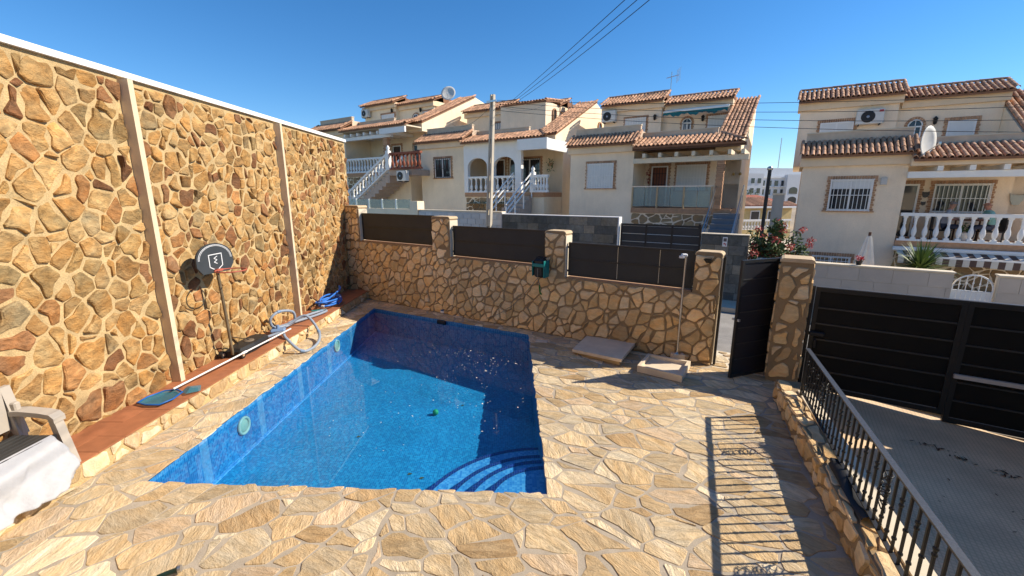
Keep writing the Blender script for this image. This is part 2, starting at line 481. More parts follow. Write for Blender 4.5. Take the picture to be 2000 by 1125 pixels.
# ------------------------------------------------------------------ ground, street, pavement
g = MB(); g.add([S(-900, 0.3, -0.35), S(900, 0.3, -0.35), S(900, 900, -0.35), S(-900, 900, -0.35)], [(0, 1, 2, 3)])
struct(g.build("ground", M_EARTH))
st_ = MB(); st_.add([S(-30, 0.25, -0.03), S(34, 0.25, -0.03), S(34, 5.13, -0.03), S(-30, 5.13, -0.03)], [(0, 1, 2, 3)])
struct(st_.build("road", M_ASPHALT))
pv = MB()
for (s0, s1) in ((-20, 8.0), (8.0, 20)):
    pv.add([S(s0, 4.2, -0.02), S(s1, 4.2, -0.02), S(s1, 5.13, -0.02), S(s0, 5.13, -0.02), S(s0, 4.2, 0.1), S(s1, 4.2, 0.1), S(s1, 5.13, 0.1), S(s0, 5.13, 0.1)],
           [(0, 3, 2, 1), (4, 5, 6, 7), (0, 1, 5, 4), (1, 2, 6, 5), (2, 3, 7, 6), (3, 0, 4, 7)])
struct(pv.build("pavement", M_PAVE))
# front yards of the houses opposite
yd = MB(); yd.add([S(-30, 5.4, 0.05), S(34, 5.4, 0.05), S(34, 26, 0.05), S(-30, 26, 0.05)], [(0, 1, 2, 3)])
struct(yd.build("front_yards_ground", M_PAVE))

# ------------------------------------------------------------------ patio and pool
POOL = [(-3.91, 3.98), (0.37, 3.80), (0.37, 8.91), (-3.74, 11.11)]     # near-left, near-right, far-right, far-left
WX = lambda y: -5.15 + 0.03 * (y - 5.0)                                # face of the tall stone wall
LX = lambda y: -4.56 + 0.036 * (y - 3.95)                              # outer edge of the ledge
RX = lambda y: 3.79 + 0.38 * (y - 5.47)                                # patio face of the low wall
bwy = lambda x: 12.28 - (x + 4.39) / 0.84 * 0.5426                     # back wall line
patio = struct(thing("patio", "crazy-paved patio of pale tan stones around the pool", "patio"))
del patio["category"]
PT = [(LX(1.0) - 0.3, 1.0), (2.15, 1.0), (RX(5.9) + 0.1, 5.9), (4.75, bwy(4.75) + 0.3), (-5.2, bwy(-5.2) + 0.2)]
def hole_slab(outer, hole, z, z2):
    bm = bmesh.new()
    def loop(pts):
        vs = [bm.verts.new((x, y, z)) for x, y in pts]
        return [bm.edges.new((vs[i], vs[(i + 1) % len(vs)])) for i in range(len(vs))]
    es = loop(outer) + loop(hole)
    bmesh.ops.triangle_fill(bm, use_beauty=True, edges=es)
    bmesh.ops.recalc_face_normals(bm, faces=bm.faces[:])
    if sum(f.normal.z for f in bm.faces) < 0: bmesh.ops.reverse_faces(bm, faces=bm.faces[:])
    me = bpy.data.meshes.new("mortar_bed"); bm.to_mesh(me); bm.free()
    me.materials.append(M_MORTAR_G); return me
ob("mortar_bed", hole_slab(PT, POOL, 0.0, -0.1), patio)
# the strip of pavement under the open gate
th = MB(); th.add([S(9.4, -0.02, 0.004), S(10.4, -0.02, 0.004), S(10.4, 0.9, 0.004), S(9.4, 0.9, 0.004)], [(0, 1, 2, 3)])
th.build("threshold", M_PLASTER, patio)

rng = random.Random(11)
RP = rng
p0, p1, p2_, p3 = POOL
ov = 0.025   # stones overhang the pool edge a little
POOLI = [(p0[0] + ov, p0[1] + ov), (p1[0] - ov, p1[1] + ov), (p2_[0] - ov, p2_[1] - ov), (p3[0] + ov, p3[1] - ov)]
def outside_pool(c):
    """cut a cell back to the pool edge it overlaps"""
    if len(clip_convex(c, POOLI)) < 3: return c
    best = []
    for i in range(4):
        a = POOLI[i]; b_ = POOLI[(i + 1) % 4]
        q = clip_half(c, a, (-(b_[1] - a[1]), b_[0] - a[0]))
        if len(q) >= 3 and (not best or abs(area(q)) > abs(area(best))): best = q
    return best
def patio_cell(c):
    mx_ = sum(p[0] for p in c) / len(c); my_ = sum(p[1] for p in c) / len(c)
    c = clip_half(c, (LX(0.0), 0.0), (-1, 0.036))
    if len(c) < 3: return []
    c = clip_half(c, (-4.39, 12.28), (0.5426, 0.84))
    if len(c) < 3: return []
    c = clip_half(c, (0, 1.25), (0, -1))
    if len(c) < 3: return []
    c = clip_half(c, (RX(0.0), 0.0), (1, -0.38)) if my_ < 5.85 else clip_half(c, (4.74, 0), (1, 0))
    if len(c) < 3: return []
    if abs(area(c)) < 0.004: return []
    return outside_pool(c)
pieces = []
left_ = cells((-5.0, 0.5, 1.2, 12.6), 0.285, RP, 1.55, 0.62, 0.5, 0.45)
for c in left_:
    q = patio_cell(clip_half(c, (-1.2, 0), (1, 0)) or [(0, 0)])
    if len(q) >= 3: pieces += grab([q], None, 0.0095, RP, 0.006, 0.018, 0.12)
right_ = cells((-1.3, 4.9, 1.2, 10.5), 0.275, RP, 1.55, -0.42, 0.5, 0.45)
for c in right_:
    q = patio_cell(clip_half(c, (-1.2, 0), (-1, 0)) or [(0, 0)])
    if len(q) >= 3: pieces += grab([q], None, 0.0095, RP, 0.006, 0.018, 0.12)
lay_stones(patio, pieces, ((0, 0, 0), (1, 0, 0), (0, 1, 0), (0, 0, 1)), M_PATIO, rng, (0.003, 0.0075), 0.006, False, 300, tilt=0.4, base=-0.003)
# strip of stones on the street side of the open gate
pc2 = grab(cells((9.4, 10.5, -0.05, 0.9), 0.3, RP, 1.4, 0.3), rect(9.47, 10.35, 0.0, 0.85), 0.012, RP)
lay_stones(patio, pc2, (S(0, 0, 0.006), DS, NT, UP), M_PATIO, rng, (0.006, 0.012), 0.01, False, 0, restname="threshold_stones")

# pool basin
def mosaic(name, a, b, c, size=0.028):
    m, nt, bs = nodes_of(name)
    p = position(nt)
    vs = nd(nt, "ShaderNodeVectorMath"); vs.operation = 'SCALE'; vs.inputs[3].default_value = 1 / size
    nt.links.new(p, vs.inputs[0])
    fl = nd(nt, "ShaderNodeVectorMath"); fl.operation = 'FLOOR'; nt.links.new(vs.outputs[0], fl.inputs[0])
    wnz = nd(nt, "ShaderNodeTexWhiteNoise"); nt.links.new(fl.outputs[0], wnz.inputs["Vector"])
    col = ramp(nt, wnz.outputs["Value"], [(0.0, a), (0.45, b), (0.8, c)], 'CONSTANT')
    big = maprange(nt, noise(nt, p, 1.3, 4), 0.3, 0.7, 0.88, 1.12)
    fr = nd(nt, "ShaderNodeVectorMath"); fr.operation = 'FRACTION'; nt.links.new(vs.outputs[0], fr.inputs[0])
    sp = nd(nt, "ShaderNodeSeparateXYZ"); nt.links.new(fr.outputs[0], sp.inputs[0])
    gx = math_(nt, 'GREATER_THAN', sp.outputs[0], 0.12); gy_ = math_(nt, 'GREATER_THAN', sp.outputs[1], 0.12)
    ing = math_(nt, 'MULTIPLY', gx, gy_)
    col = mixcol(nt, maprange(nt, ing, 0, 1, 0.35, 0.0), col, (0.30, 0.46, 0.62))
    cmb = nt.nodes.new("ShaderNodeCombineColor")
    for i in range(3): nt.links.new(big, cmb.inputs[i])
    nt.links.new(mulcol(nt, col, cmb.outputs[0]), bs.inputs["Base Color"])
    bs.inputs["Roughness"].default_value = 0.3
    MATS[name] = m; return m
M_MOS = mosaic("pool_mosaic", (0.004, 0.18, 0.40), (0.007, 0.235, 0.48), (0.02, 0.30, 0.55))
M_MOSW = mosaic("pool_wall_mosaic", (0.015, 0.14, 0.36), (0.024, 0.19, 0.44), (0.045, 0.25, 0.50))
M_MOSD = mosaic("step_edge_mosaic", (0.006, 0.012, 0.12), (0.008, 0.016, 0.16), (0.012, 0.03, 0.22))
M_MOSL = mosaic("step_tread_mosaic", (0.07, 0.29, 0.62), (0.15, 0.40, 0.70), (0.045, 0.23, 0.56))
FZ = -0.66; WZ = -0.06
pool = thing("swimming_pool", "blue mosaic swimming pool set in the stone patio", "pool", (-1.7, 6.9, 0))
PO = Vector(pool.location)
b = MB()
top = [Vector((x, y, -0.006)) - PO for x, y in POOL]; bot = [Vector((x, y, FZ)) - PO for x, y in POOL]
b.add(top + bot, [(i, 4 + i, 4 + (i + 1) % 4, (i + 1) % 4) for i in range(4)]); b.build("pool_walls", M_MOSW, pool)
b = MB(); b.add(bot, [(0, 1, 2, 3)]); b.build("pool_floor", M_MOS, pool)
b = MB()   # pale joint between floor and left wall
b.obox(Vector((p0[0] + 0.03, p0[1] + 0.02, FZ + 0.012)) - PO, Vector((p3[0] + 0.03, p3[1] - 0.05, FZ + 0.012)) - PO, 0.05, 0.02); b.build("cove_strip", M_MOSL, pool)
# corner steps
cx, cy = p1
radii = [0.66, 0.93, 1.20, 1.55]; tops = [-0.16, -0.27, -0.38, -0.50]
def arc(r, n=22, wob=0.0):
    return [(cx - (r + wob * math.sin(math.pi * 2 * i / n)) * math.cos(math.pi / 2 * i / n), cy + 0.004 + (r + wob * math.sin(math.pi * 2 * i / n)) * 1.02 * math.sin(math.pi / 2 * i / n)) for i in range(n + 1)]
for k, (r, z) in enumerate(zip(radii, tops)):
    poly = arc(r) + [(cx - 0.003, cy + 0.004)]
    b = MB(); b.prism([(x - PO.x, y - PO.y) for x, y in poly], FZ + 0.004 * (k + 1), z); b.build("step", M_MOSL, pool)
    oa, ia = arc(r + 0.006), arc(r - 0.055)
    b = MB(); n_ = len(oa)
    vs = [Vector((x, y, z + 0.004)) - PO for x, y in oa] + [Vector((x, y, z + 0.004)) - PO for x, y in ia] + [Vector((x, y, z - 0.03)) - PO for x, y in oa]
    b.add(vs, [(i, n_ + i, n_ + i + 1, i + 1) for i in range(n_ - 1)] + [(2 * n_ + i, i, i + 1, 2 * n_ + i + 1) for i in range(n_ - 1)])
    b.build("step_edge", M_MOSD, pool)
# pool lamps and skimmer
M_LENS = M("lamp_lens", (0.36, 0.42, 0.36), 0.35, 0.05)
for y_, z_ in ((5.55, -0.25), (8.7, -0.19)):
    x_ = p0[0] + (p3[0] - p0[0]) * (y_ - p0[1]) / (p3[1] - p0[1])
    b = MB(); n_ = 20
    b.tube([(0.012, 0.115 * math.cos(2 * math.pi * i / n_), 0.115 * math.sin(2 * math.pi * i / n_)) for i in range(n_)], 0.022, 6, closed=True)
    l = b.build("pool_lamp", M("lamp_ring", (0.42, 0.46, 0.42), 0.4), pool, Vector((x_, y_, z_)) - PO)
    b = MB(); b.lathe([(0.10, 0.0), (0.09, 0.012), (0.05, 0.02), (0.001, 0.022)], 16)
    e = b.build("lens", M_LENS, l, (0.004, 0, 0)); e.rotation_euler = (0, R(90), 0)
sk = Vector((-1.72, 10.0, -0.055)); b = MB(); b.box(-0.12, 0.12, -0.05, 0.0, -0.04, 0.045)
b.build("skimmer_mouth", M_BLACK, pool, sk - PO, math.atan2(-2.2, 4.11))

# water: clear surface that reflects at grazing angles
m, nt, bs = nodes_of("pool_water"); MATS["pool_water"] = m
nt.nodes.remove(bs); out = nt.nodes["Material Output"]
tr = nt.nodes.new("ShaderNodeBsdfTransparent"); tr.inputs[0].default_value = (0.60, 0.88, 0.96, 1)
gl = nt.nodes.new("ShaderNodeBsdfGlossy"); gl.inputs["Roughness"].default_value = 0.0
lw = nt.nodes.new("ShaderNodeLayerWeight"); lw.inputs["Blend"].default_value = 0.5
mx = nt.nodes.new("ShaderNodeMixShader")
bp = nd(nt, "ShaderNodeBump"); bp.inputs["Strength"].default_value = 0.02; bp.inputs["Distance"].default_value = 0.02
nt.links.new(noise(nt, position(nt), 3.5, 2), bp.inputs["Height"])
nt.links.new(bp.outputs[0], gl.inputs["Normal"]); nt.links.new(bp.outputs[0], lw.inputs["Normal"])
fres = math_(nt, 'ADD', 0.02, math_(nt, 'MULTIPLY', 0.98, math_(nt, 'POWER', lw.outputs["Facing"], 5.0)))
nt.links.new(fres, mx.inputs[0]); nt.links.new(tr.outputs[0], mx.inputs[1]); nt.links.new(gl.outputs[0], mx.inputs[2])
nt.links.new(mx.outputs[0], out.inputs[0])
b = MB(); b.add([(x, y, WZ) for x, y in POOL], [(0, 1, 2, 3)])
w = b.build("water", m); w["kind"] = "structure"; w["label"] = "still clear blue water filling the swimming pool"

# ------------------------------------------------------------------ tall stone wall on the left
wall_l = thing("stone_wall", "tall boundary wall of rough brown stones with white coping beside the pool", "wall", (WX(7), 7, 0))
WLF_U = Vector((0.03, 1, 0)).normalized(); WLF_W = Vector((1, -0.03, 0)).normalized()
WLO = Vector((WX(1.0), 1.0, 0)); WLL = 12.02; WLH = 4.50
def wl(a, h, w=0.0): return WLO + WLF_U * a + UP * h + WLF_W * w - Vector(wall_l.location)
def wl_box(mb, a0, a1, h0, h1, w0, w1):
    return mb.add([wl(a0, h0, w0), wl(a1, h0, w0), wl(a1, h0, w1), wl(a0, h0, w1), wl(a0, h1, w0), wl(a1, h1, w0), wl(a1, h1, w1), wl(a0, h1, w1)],
                  [(0, 1, 2, 3), (7, 6, 5, 4), (4, 5, 1, 0), (5, 6, 2, 1), (6, 7, 3, 2), (7, 4, 0, 3)])
b = MB(); wl_box(b, -2.0, WLL, -0.3, WLH, -0.25, 0.0); b.build("wall_body", M_MORTAR_L, wall_l)
b = MB(); wl_box(b, -2.0, WLL + 0.03, WLH, WLH + 0.075, -0.29, 0.05); b.build("coping", M_WHITE, wall_l)
PIL = [(4.95, 5.03), (8.45, 8.52)]
for a0, a1 in PIL:
    b = MB(); wl_box(b, a0, a1, 0.2, WLH - 0.03, -0.01, 0.14); b.build("pillar", M("pillar_plaster", (0.66, 0.53, 0.36), 0.9, 0.1, 5, 0.15, 120, fine=0.06), wall_l)
rng = random.Random(5)
def wall_cells(r, bounds, sp):
    return cells(bounds, sp, r, 1.15, 1.2, 0.46, 0.34)
polys = []
edges_ = [1.2] + [x for p in PIL for x in p] + [WLL]
for i in range(0, len(edges_), 2):
    a0, a1 = edges_[i], edges_[i + 1]
    sp = (0.235, 0.21, 0.19)[i // 2]
    cl = wall_cells(rng, (a0, a1, 0.2, WLH), sp)
    polys += grab(cl, rect(a0, a1, 0.22, WLH - 0.05), 0.0125, rng, 0.004, 0.024, 0.10)
lay_stones(wall_l, polys, (WLO, WLF_U, UP, WLF_W), M_WALLSTONE, rng, (0.012, 0.032), 0.02, True, 300, tilt=0.8)

# ------------------------------------------------------------------ raised ledge along it
ledge = thing("tiled_ledge", "raised ledge with red clay tiles and stone riser along the tall wall", "ledge", (-4.85, 7, 0))
LO = Vector(ledge.location); LZ = 0.25
y0, y1 = 1.0, 12.35
b = MB(); b.add([Vector(v) - LO for v in [(WX(y0), y0, 0), (LX(y0), y0, 0), (LX(y1), y1, 0), (WX(y1), y1, 0), (WX(y0), y0, LZ - 0.012), (LX(y0), y0, LZ - 0.012), (LX(y1), y1, LZ - 0.012), (WX(y1), y1, LZ - 0.012)]],
                [(0, 3, 2, 1), (4, 5, 6, 7), (0, 1, 5, 4), (1, 2, 6, 5), (2, 3, 7, 6), (3, 0, 4, 7)])
b.build("ledge_body", M_MORTAR_L, ledge)
NTL = 36
for i in range(NTL):
    for j in range(2):
        ya, yb = y0 + (y1 - y0) * i / NTL + 0.002, y0 + (y1 - y0) * (i + 1) / NTL - 0.002
        def q(y, k): return WX(y) + 0.01 + (LX(y) + 0.022 - WX(y)) * k
        ka, kb = j / 2 + 0.004, (j + 1) / 2 - 0.004
        dz = RP.uniform(-0.0012, 0.0012)
        c = Vector(((q(ya, ka) + q(yb, kb)) / 2, (ya + yb) / 2, LZ - 0.006))
        b = MB(); b.add([Vector(v) - c for v in [(q(ya, ka), ya, LZ - 0.014), (q(ya, kb), ya, LZ - 0.014), (q(yb, kb), yb, LZ - 0.014), (q(yb, ka), yb, LZ - 0.014),
                                                 (q(ya, ka), ya, LZ + dz), (q(ya, kb), ya, LZ + dz), (q(yb, kb), yb, LZ + dz), (q(yb, ka), yb, LZ + dz)]],
                        [(0, 3, 2, 1), (4, 5, 6, 7), (0, 1, 5, 4), (1, 2, 6, 5), (2, 3, 7, 6), (3, 0, 4, 7)])
        b.build("tile", M_TILE_RED, ledge, c - LO)
LU = Vector((0.036, 1, 0)).normalized(); LW = Vector((1, -0.036, 0)).normalized()
pol = grab(cells((0, 11.2, 0, 0.235), 0.24, rng, 1.0, 0, 0.42), rect(0, 11.2, 0.005, 0.228), 0.014, rng, 0.003)
lay_stones(ledge, pol, (Vector((LX(1.0), 1.0, 0)), LU, UP, LW), M_WALLSTONE if False else M_PATIO, rng, (0.012, 0.03), 0.02, True, 90, tilt=0.3)

# ------------------------------------------------------------------ stone fence wall at the end of the patio
wall_b = thing("stone_fence_wall", "stepped fence wall of tan crazy stone behind the pool", "wall", S(4.5, 0, 0))
BO = Vector(wall_b.location)
SEG = [(-0.75, 3.12, 1.70), (3.12, 6.30, 1.50), (6.30, 9.47, 1.31)]
COLS = [(-0.75, 0.0, 2.69), (2.83, 3.40, 2.47), (6.06, 6.53, 2.26), (9.05, 9.47, 2.03)]
def sbox(mb, s0, s1, t0, t1, z0, z1, off=BO, mi=0):
    P = [S(s0, t0, z0), S(s1, t0, z0), S(s1, t1, z0), S(s0, t1, z0), S(s0, t0, z1), S(s1, t0, z1), S(s1, t1, z1), S(s0, t1, z1)]
    return mb.add([p - off for p in P], [(0, 3, 2, 1), (4, 5, 6, 7), (0, 1, 5, 4), (1, 2, 6, 5), (2, 3, 7, 6), (3, 0, 4, 7)], mi)
b = MB()
for s0, s1, z in SEG: sbox(b, s0, s1, 0, 0.22, -0.1, z)
b.build("wall_body", M_MORTAR_B, wall_b)
def col_prism(mb, s0, s1, z0, z1, t0, t1, off, r=0.05):
    pr = [(s0, z0), (s1, z0), (s1, z1 - r), (s1 - r * 0.4, z1 - r * 0.3), (s1 - r * 1.2, z1), (s0 + r * 1.2, z1), (s0 + r * 0.4, z1 - r * 0.3), (s0, z1 - r)]
    n = len(pr)
    return mb.add([S(a, t0, h) - off for a, h in pr] + [S(a, t1, h) - off for a, h in pr],
                  [tuple(range(n)), tuple(range(n, 2 * n))[::-1]] + [((i + 1) % n, i, n + i, n + (i + 1) % n) for i in range(n)])
for (s0, s1, z), zb in zip(COLS, (1.70, 1.5, 1.31, 1.31)):
    b = MB(); col_prism(b, s0, s1, zb - 0.2, z, -0.004, 0.30, BO); b.build("fence_pillar", M_MORTAR_B, wall_b)
    b = MB(); col_prism(b, s0 - 0.012, s1 + 0.012, z - 0.05, z + 0.012, 0.004, 0.32, BO, 0.045); b.build("pillar_cap", M("tan_cap", (0.56, 0.42, 0.26), 0.9, 0.15, 6, 0.3), wall_b)
    b = MB(); sbox(b, s1 + 0.001, s1 + 0.016, 0.01, 0.30, zb - 0.02, z - 0.08); b.build("plaster_edge", M_PLASTER, wall_b)
rng = random.Random(21)
cl = cells((-0.75, 9.47, 0.0, 2.7), 0.20, rng, 1.3, 0.9, 0.5, 0.42)
pol = []
for c in cl:
    ms = sum(p[0] for p in c) / len(c); mz = sum(p[1] for p in c) / len(c)
    reg = None
    for s0, s1, z in COLS:
        zt = [w_[2] for w_ in SEG if w_[0] - 1e-6 <= (s0 + s1) / 2 <= w_[1] + 1e-6][0]
        if s0 - 0.05 < ms < s1 + 0.05 and mz > zt - 0.02: reg = rect(s0, s1, zt - 0.1, z - 0.035)
    if reg is None:
        for s0, s1, z in SEG:
            if s0 <= ms <= s1: reg = rect(-0.75, 9.47, 0.0, z - 0.012)
        if reg is not None and mz > reg[2][1] + 0.05: reg = None
    if reg is None and 9.0 < ms < 9.7: reg = rect(9.0, 9.47, 0.0, 1.31)
    if reg is None: continue
    pol += grab([c], reg, 0.0095, rng, 0.003, 0.014, 0.12)
lay_stones(wall_b, pol, (S(0, -0.004, 0), DS, UP, -NT), M_BACKSTONE, rng, (0.014, 0.03), 0.014, False, 300, tilt=0.4)
# dark infill panels between the pillars
for k, (s0, s1, z0, z1) in enumerate(((0.03, 2.80, 1.735, 2.49), (3.44, 6.02, 1.53, 2.262), (6.57, 9.02, 1.345, 2.04))):
    lab = ("anthracite fence panel beside the tall stone wall, highest of three", "anthracite fence panel with hose reel at its lower corner, middle of three", "anthracite fence panel behind the shower, lowest of three")[k]
    pn = thing("fence_panel", lab, "fence panel", S((s0 + s1) / 2, 0.1, z0), group="dark fence panels on the stone wall")
    off = Vector(pn.location); zm = (z0 + z1) / 2
    b = MB(); sbox(b, s0 + 0.03, s1 - 0.03, 0.10, 0.115, z0 + 0.03, zm - 0.012, off); b.build("sheet", M_ANTHMESH, pn)
    b = MB(); sbox(b, s0 + 0.03, s1 - 0.03, 0.10, 0.115, zm + 0.012, z1 - 0.03, off); b.build("sheet", M_ANTHMESH, pn)
    b = MB(); sbox(b, s0, s1, 0.085, 0.13, z1 - 0.03, z1, off); sbox(b, s0, s1, 0.085, 0.13, z0, z0 + 0.03, off)
    sbox(b, s0, s0 + 0.03, 0.087, 0.128, z0, z1, off); sbox(b, s1 - 0.03, s1, 0.087, 0.128, z0, z1, off)
    sbox(b, s0, s1, 0.088, 0.127, zm - 0.013, zm + 0.013, off); b.build("frame", M_ANTH, pn)
    if k == 2:
        for sj in (7.62, 8.42):
            b = MB(); sbox(b, sj, sj + 0.006, 0.094, 0.101, z0 + 0.03, z1 - 0.03, off); b.build("seam", M_STEEL, pn)
    for sx in (s0 - 0.035, s1 + 0.002):
        for zz in (z0 + 0.1, z1 - 0.1):
            b = MB(); sbox(b, sx, sx + 0.034, 0.095, 0.12, zz - 0.02, zz + 0.02, off); b.build("hinge_bracket", M_ANTH, pn)
    b = MB(); sbox(b, s0 + 0.01, s1, 0.03, 0.22, z0 - 0.036, z0 - 0.018, off); b.build("ledge_mortar", M_BRICK, pn)

# gate pillar
gp = thing("gate_pillar", "stone-faced pillar between the open walk gate and the dark driveway gate", "pillar", S(10.53, 0, 0))
off = Vector(gp.location)
b = MB(); col_prism(b, 10.32, 10.75, -0.2, 2.03, -0.15, 0.28, off, 0.06); b.build("pillar_core", M_MORTAR_B, gp)
b = MB(); col_prism(b, 10.305, 10.765, 1.985, 2.045, -0.165, 0.295, off, 0.045); b.build("pillar_cap", M("tan_cap", (0.56, 0.42, 0.26), 0.9), gp)
rng = random.Random(4)
pol = grab(cells((10.32, 10.75, 0, 1.95), 0.23, rng, 1.3, 0.8, 0.45), rect(10.33, 10.74, 0.0, 1.94), 0.018, rng)
lay_stones(gp, pol, (S(0, -0.152, 0), DS, UP, -NT), M_BACKSTONE, rng, (0.012, 0.028), 0.014, False)
pol = grab(cells((-0.15, 0.28, 0, 1.95), 0.23, rng, 1.3, 0.8, 0.45), rect(-0.13, 0.27, 0.0, 1.94), 0.018, rng)
lay_stones(gp, pol, (S(10.318, 0, 0), NT, UP, -DS), M_BACKSTONE, rng, (0.012, 0.028), 0.014, False)
lay_stones(gp, grab(cells((-0.15, 0.28, 0, 1.95), 0.23, rng), rect(-0.13, 0.27, 0.0, 1.94), 0.018, rng), (S(10.752, 0, 0), NT, UP, DS), M_BACKSTONE, rng, (0.012, 0.028), 0.014, False)

# ------------------------------------------------------------------ low wall with railing on the right
low = thing("low_stone_wall", "low stone kerb wall carrying the black railing beside the driveway", "wall", (3.4, 4.0, 0))
LWO = Vector(low.location); RU = Vector((-0.38, -1, 0)).normalized(); RW = Vector((-1, 0.38, 0)).normalized()    # along towards us, out to the patio
R0 = Vector((RX(5.85), 5.85, 0)); RLEN = 5.2; LH = 0.30
def lp(a, w, z): return R0 + RU * a - RW * w + UP * z      # w measured into the wall
def lbox(mb, a0, a1, w0, w1, z0, z1, off, mi=0):
    P = [lp(a0, w0, z0), lp(a1, w0, z0), lp(a1, w1, z0), lp(a0, w1, z0), lp(a0, w0, z1), lp(a1, w0, z1), lp(a1, w1, z1), lp(a0, w1, z1)]
    return mb.add([p - off for p in P], [(0, 1, 2, 3), (7, 6, 5, 4), (4, 5, 1, 0), (5, 6, 2, 1), (6, 7, 3, 2), (7, 4, 0, 3)], mi)
b = MB(); lbox(b, -0.1, RLEN, 0.0, 0.36, -0.4, LH - 0.012, LWO); b.build("wall_body", M_MORTAR_B, low)
b = MB(); lbox(b, 0.25, RLEN, 0.20, 0.37, LH - 0.04, LH + 0.012, LWO); b.build("plaster_strip", M_PLASTER, low)
rng = random.Random(8)
pol = grab(cells((-0.1, RLEN, 0, LH), 0.22, rng, 1.2, 0.9, 0.45), rect(-0.08, RLEN, 0.005, LH - 0.015), 0.012, rng, 0.003)
lay_stones(low, pol, (R0, RU, UP, RW), M_BACKSTONE, rng, (0.012, 0.025), 0.014, False, tilt=0.4)
pol = grab(cells((-0.1, RLEN, 0, 0.2), 0.27, rng, 1.2, 0.2, 0.4), rect(-0.08, RLEN, -0.01, 0.195), 0.010, rng, 0.003)
lay_stones(low, pol, (R0 + UP * (LH - 0.012), RU, -RW, UP), M_BACKSTONE, rng, (0.012, 0.022), 0.012, False, tilt=0.3)

rail = thing("railing", "black wrought-iron railing on the low wall above the driveway", "railing", lp(2.5, 0.24, LH))
RO = Vector(rail.location)
A0r, A1r, RT = 0.40, 5.0, 0.985
def rw(a): return 0.215 - 0.034 * a
def rbox(mb, a0, a1, w0, w1, z0, z1, off):
    P = [lp(a0, w0 - 0.24 + rw(a0), z0), lp(a1, w0 - 0.24 + rw(a1), z0), lp(a1, w1 - 0.24 + rw(a1), z0), lp(a0, w1 - 0.24 + rw(a0), z0)]
    P += [p + UP * (z1 - z0) for p in P]
    return mb.add([p - off for p in P], [(0, 1, 2, 3), (7, 6, 5, 4), (4, 5, 1, 0), (5, 6, 2, 1), (6, 7, 3, 2), (7, 4, 0, 3)])
b = MB()
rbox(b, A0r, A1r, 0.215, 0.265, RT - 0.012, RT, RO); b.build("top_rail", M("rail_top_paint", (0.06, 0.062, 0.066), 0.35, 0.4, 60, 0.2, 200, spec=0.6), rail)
b = MB(); rbox(b, A0r, A1r, 0.225, 0.255, RT - 0.03, RT - 0.013, RO); b.build("under_rail", M_ANTH, rail)
b = MB(); rbox(b, A0r, A1r, 0.222, 0.258, LH + 0.075, LH + 0.087, RO); b.build("bottom_rail", M_ANTH, rail)
for a in (A0r + 0.02, A1r - 0.05):
    b = MB(); rbox(b, a - 0.016, a + 0.016, 0.224, 0.256, LH + 0.01, RT - 0.013, RO); b.build("post", M_ANTH, rail)
bal = MB(); hb = RT - 0.03 - (LH + 0.087)
bal.box(-0.008, 0.008, -0.008, 0.008, 0, hb)
for zc in (0.12, hb - 0.12, hb - 0.165):
    bal.lathe([(0.007, -0.016), (0.016, -0.009), (0.018, 0.0), (0.016, 0.009), (0.007, 0.016)], 8, (0, 0, zc))
bal2 = MB(); bal2.box(-0.008, 0.008, -0.008, 0.008, 0, hb)
for zc in (0.09, hb * 0.5):
    bal2.lathe([(0.007, -0.016), (0.016, -0.009), (0.018, 0.0), (0.016, 0.009), (0.007, 0.016)], 8, (0, 0, zc))
bme, bme2 = bal.mesh("baluster", M_ANTH), bal2.mesh("baluster", M_ANTH)
na = int((A1r - A0r) / 0.118)
for i in range(1, na):
    a = A0r + i * 0.118
    o = ob("baluster", bme if i % 2 else bme2, rail, lp(a, rw(a), LH + 0.087) - RO, math.atan2(RU.y, RU.x))
for a in (1.31, 3.08):     # twisted rosette ornaments
    b = MB(); r_ = random.Random(int(a * 10)); pts = []
    for k in range(60):
        an = k * 0.9; rr = 0.035 + 0.02 * r_.random()
        pts.append((rr * math.cos(an) * 1.3, rr * math.sin(an) * 0.5, 0.05 + 0.005 * k + r_.uniform(-0.03, 0.03)))
    b.tube(pts, 0.0055, 5); b.build("scroll_ornament", M_ANTH, rail, lp(a, rw(a), LH + 0.22) - RO, math.atan2(RU.y, RU.x))

# ------------------------------------------------------------------ driveway
def tilefloor():
    m, nt, bs = nodes_of("driveway_tile"); MATS["driveway_tile"] = m
    p = position(nt)
    mp = nd(nt, "ShaderNodeMapping"); mp.inputs["Rotation"].default_value = (0, 0, ROT_S); mp.vector_type = 'TEXTURE'
    nt.links.new(p, mp.inputs["Vector"])
    br = nt.nodes.new("ShaderNodeTexBrick"); br.offset = 0.0
    br.inputs["Scale"].default_value = 1.0; br.inputs["Brick Width"].default_value = 0.045; br.inputs["Row Height"].default_value = 0.045
    br.inputs["Mortar Size"].default_value = 0.006; br.inputs["Color1"].default_value = (0.76, 0.55, 0.34, 1); br.inputs["Color2"].default_value = (0.72, 0.52, 0.32, 1)
    br.inputs["Mortar"].default_value = (0.60, 0.43, 0.26, 1)
    nt.links.new(mp.outputs[0], br.inputs["Vector"])
    f = maprange(nt, noise(nt, p, 1.6, 6), 0.3, 0.7, 0.75, 1.15)
    cmb = nt.nodes.new("ShaderNodeCombineColor")
    for i in range(3): nt.links.new(f, cmb.inputs[i])
    nt.links.new(mulcol(nt, br.outputs[0], cmb.outputs[0]), bs.inputs["Base Color"])
    bs.inputs["Roughness"].default_value = 0.75
    bump(nt, bs, br.outputs["Fac"], -0.2, 0.006); return m
b = MB()
b.add([lp(-0.6, 0.3, -0.06), S(10.6, 0.3, -0.04), S(16, 0.3, -0.40), (7.1, -1, -0.40), lp(6.9, 0.3, -0.16)], [(0, 4, 3, 2, 1)])
struct(b.build("driveway", tilefloor()))
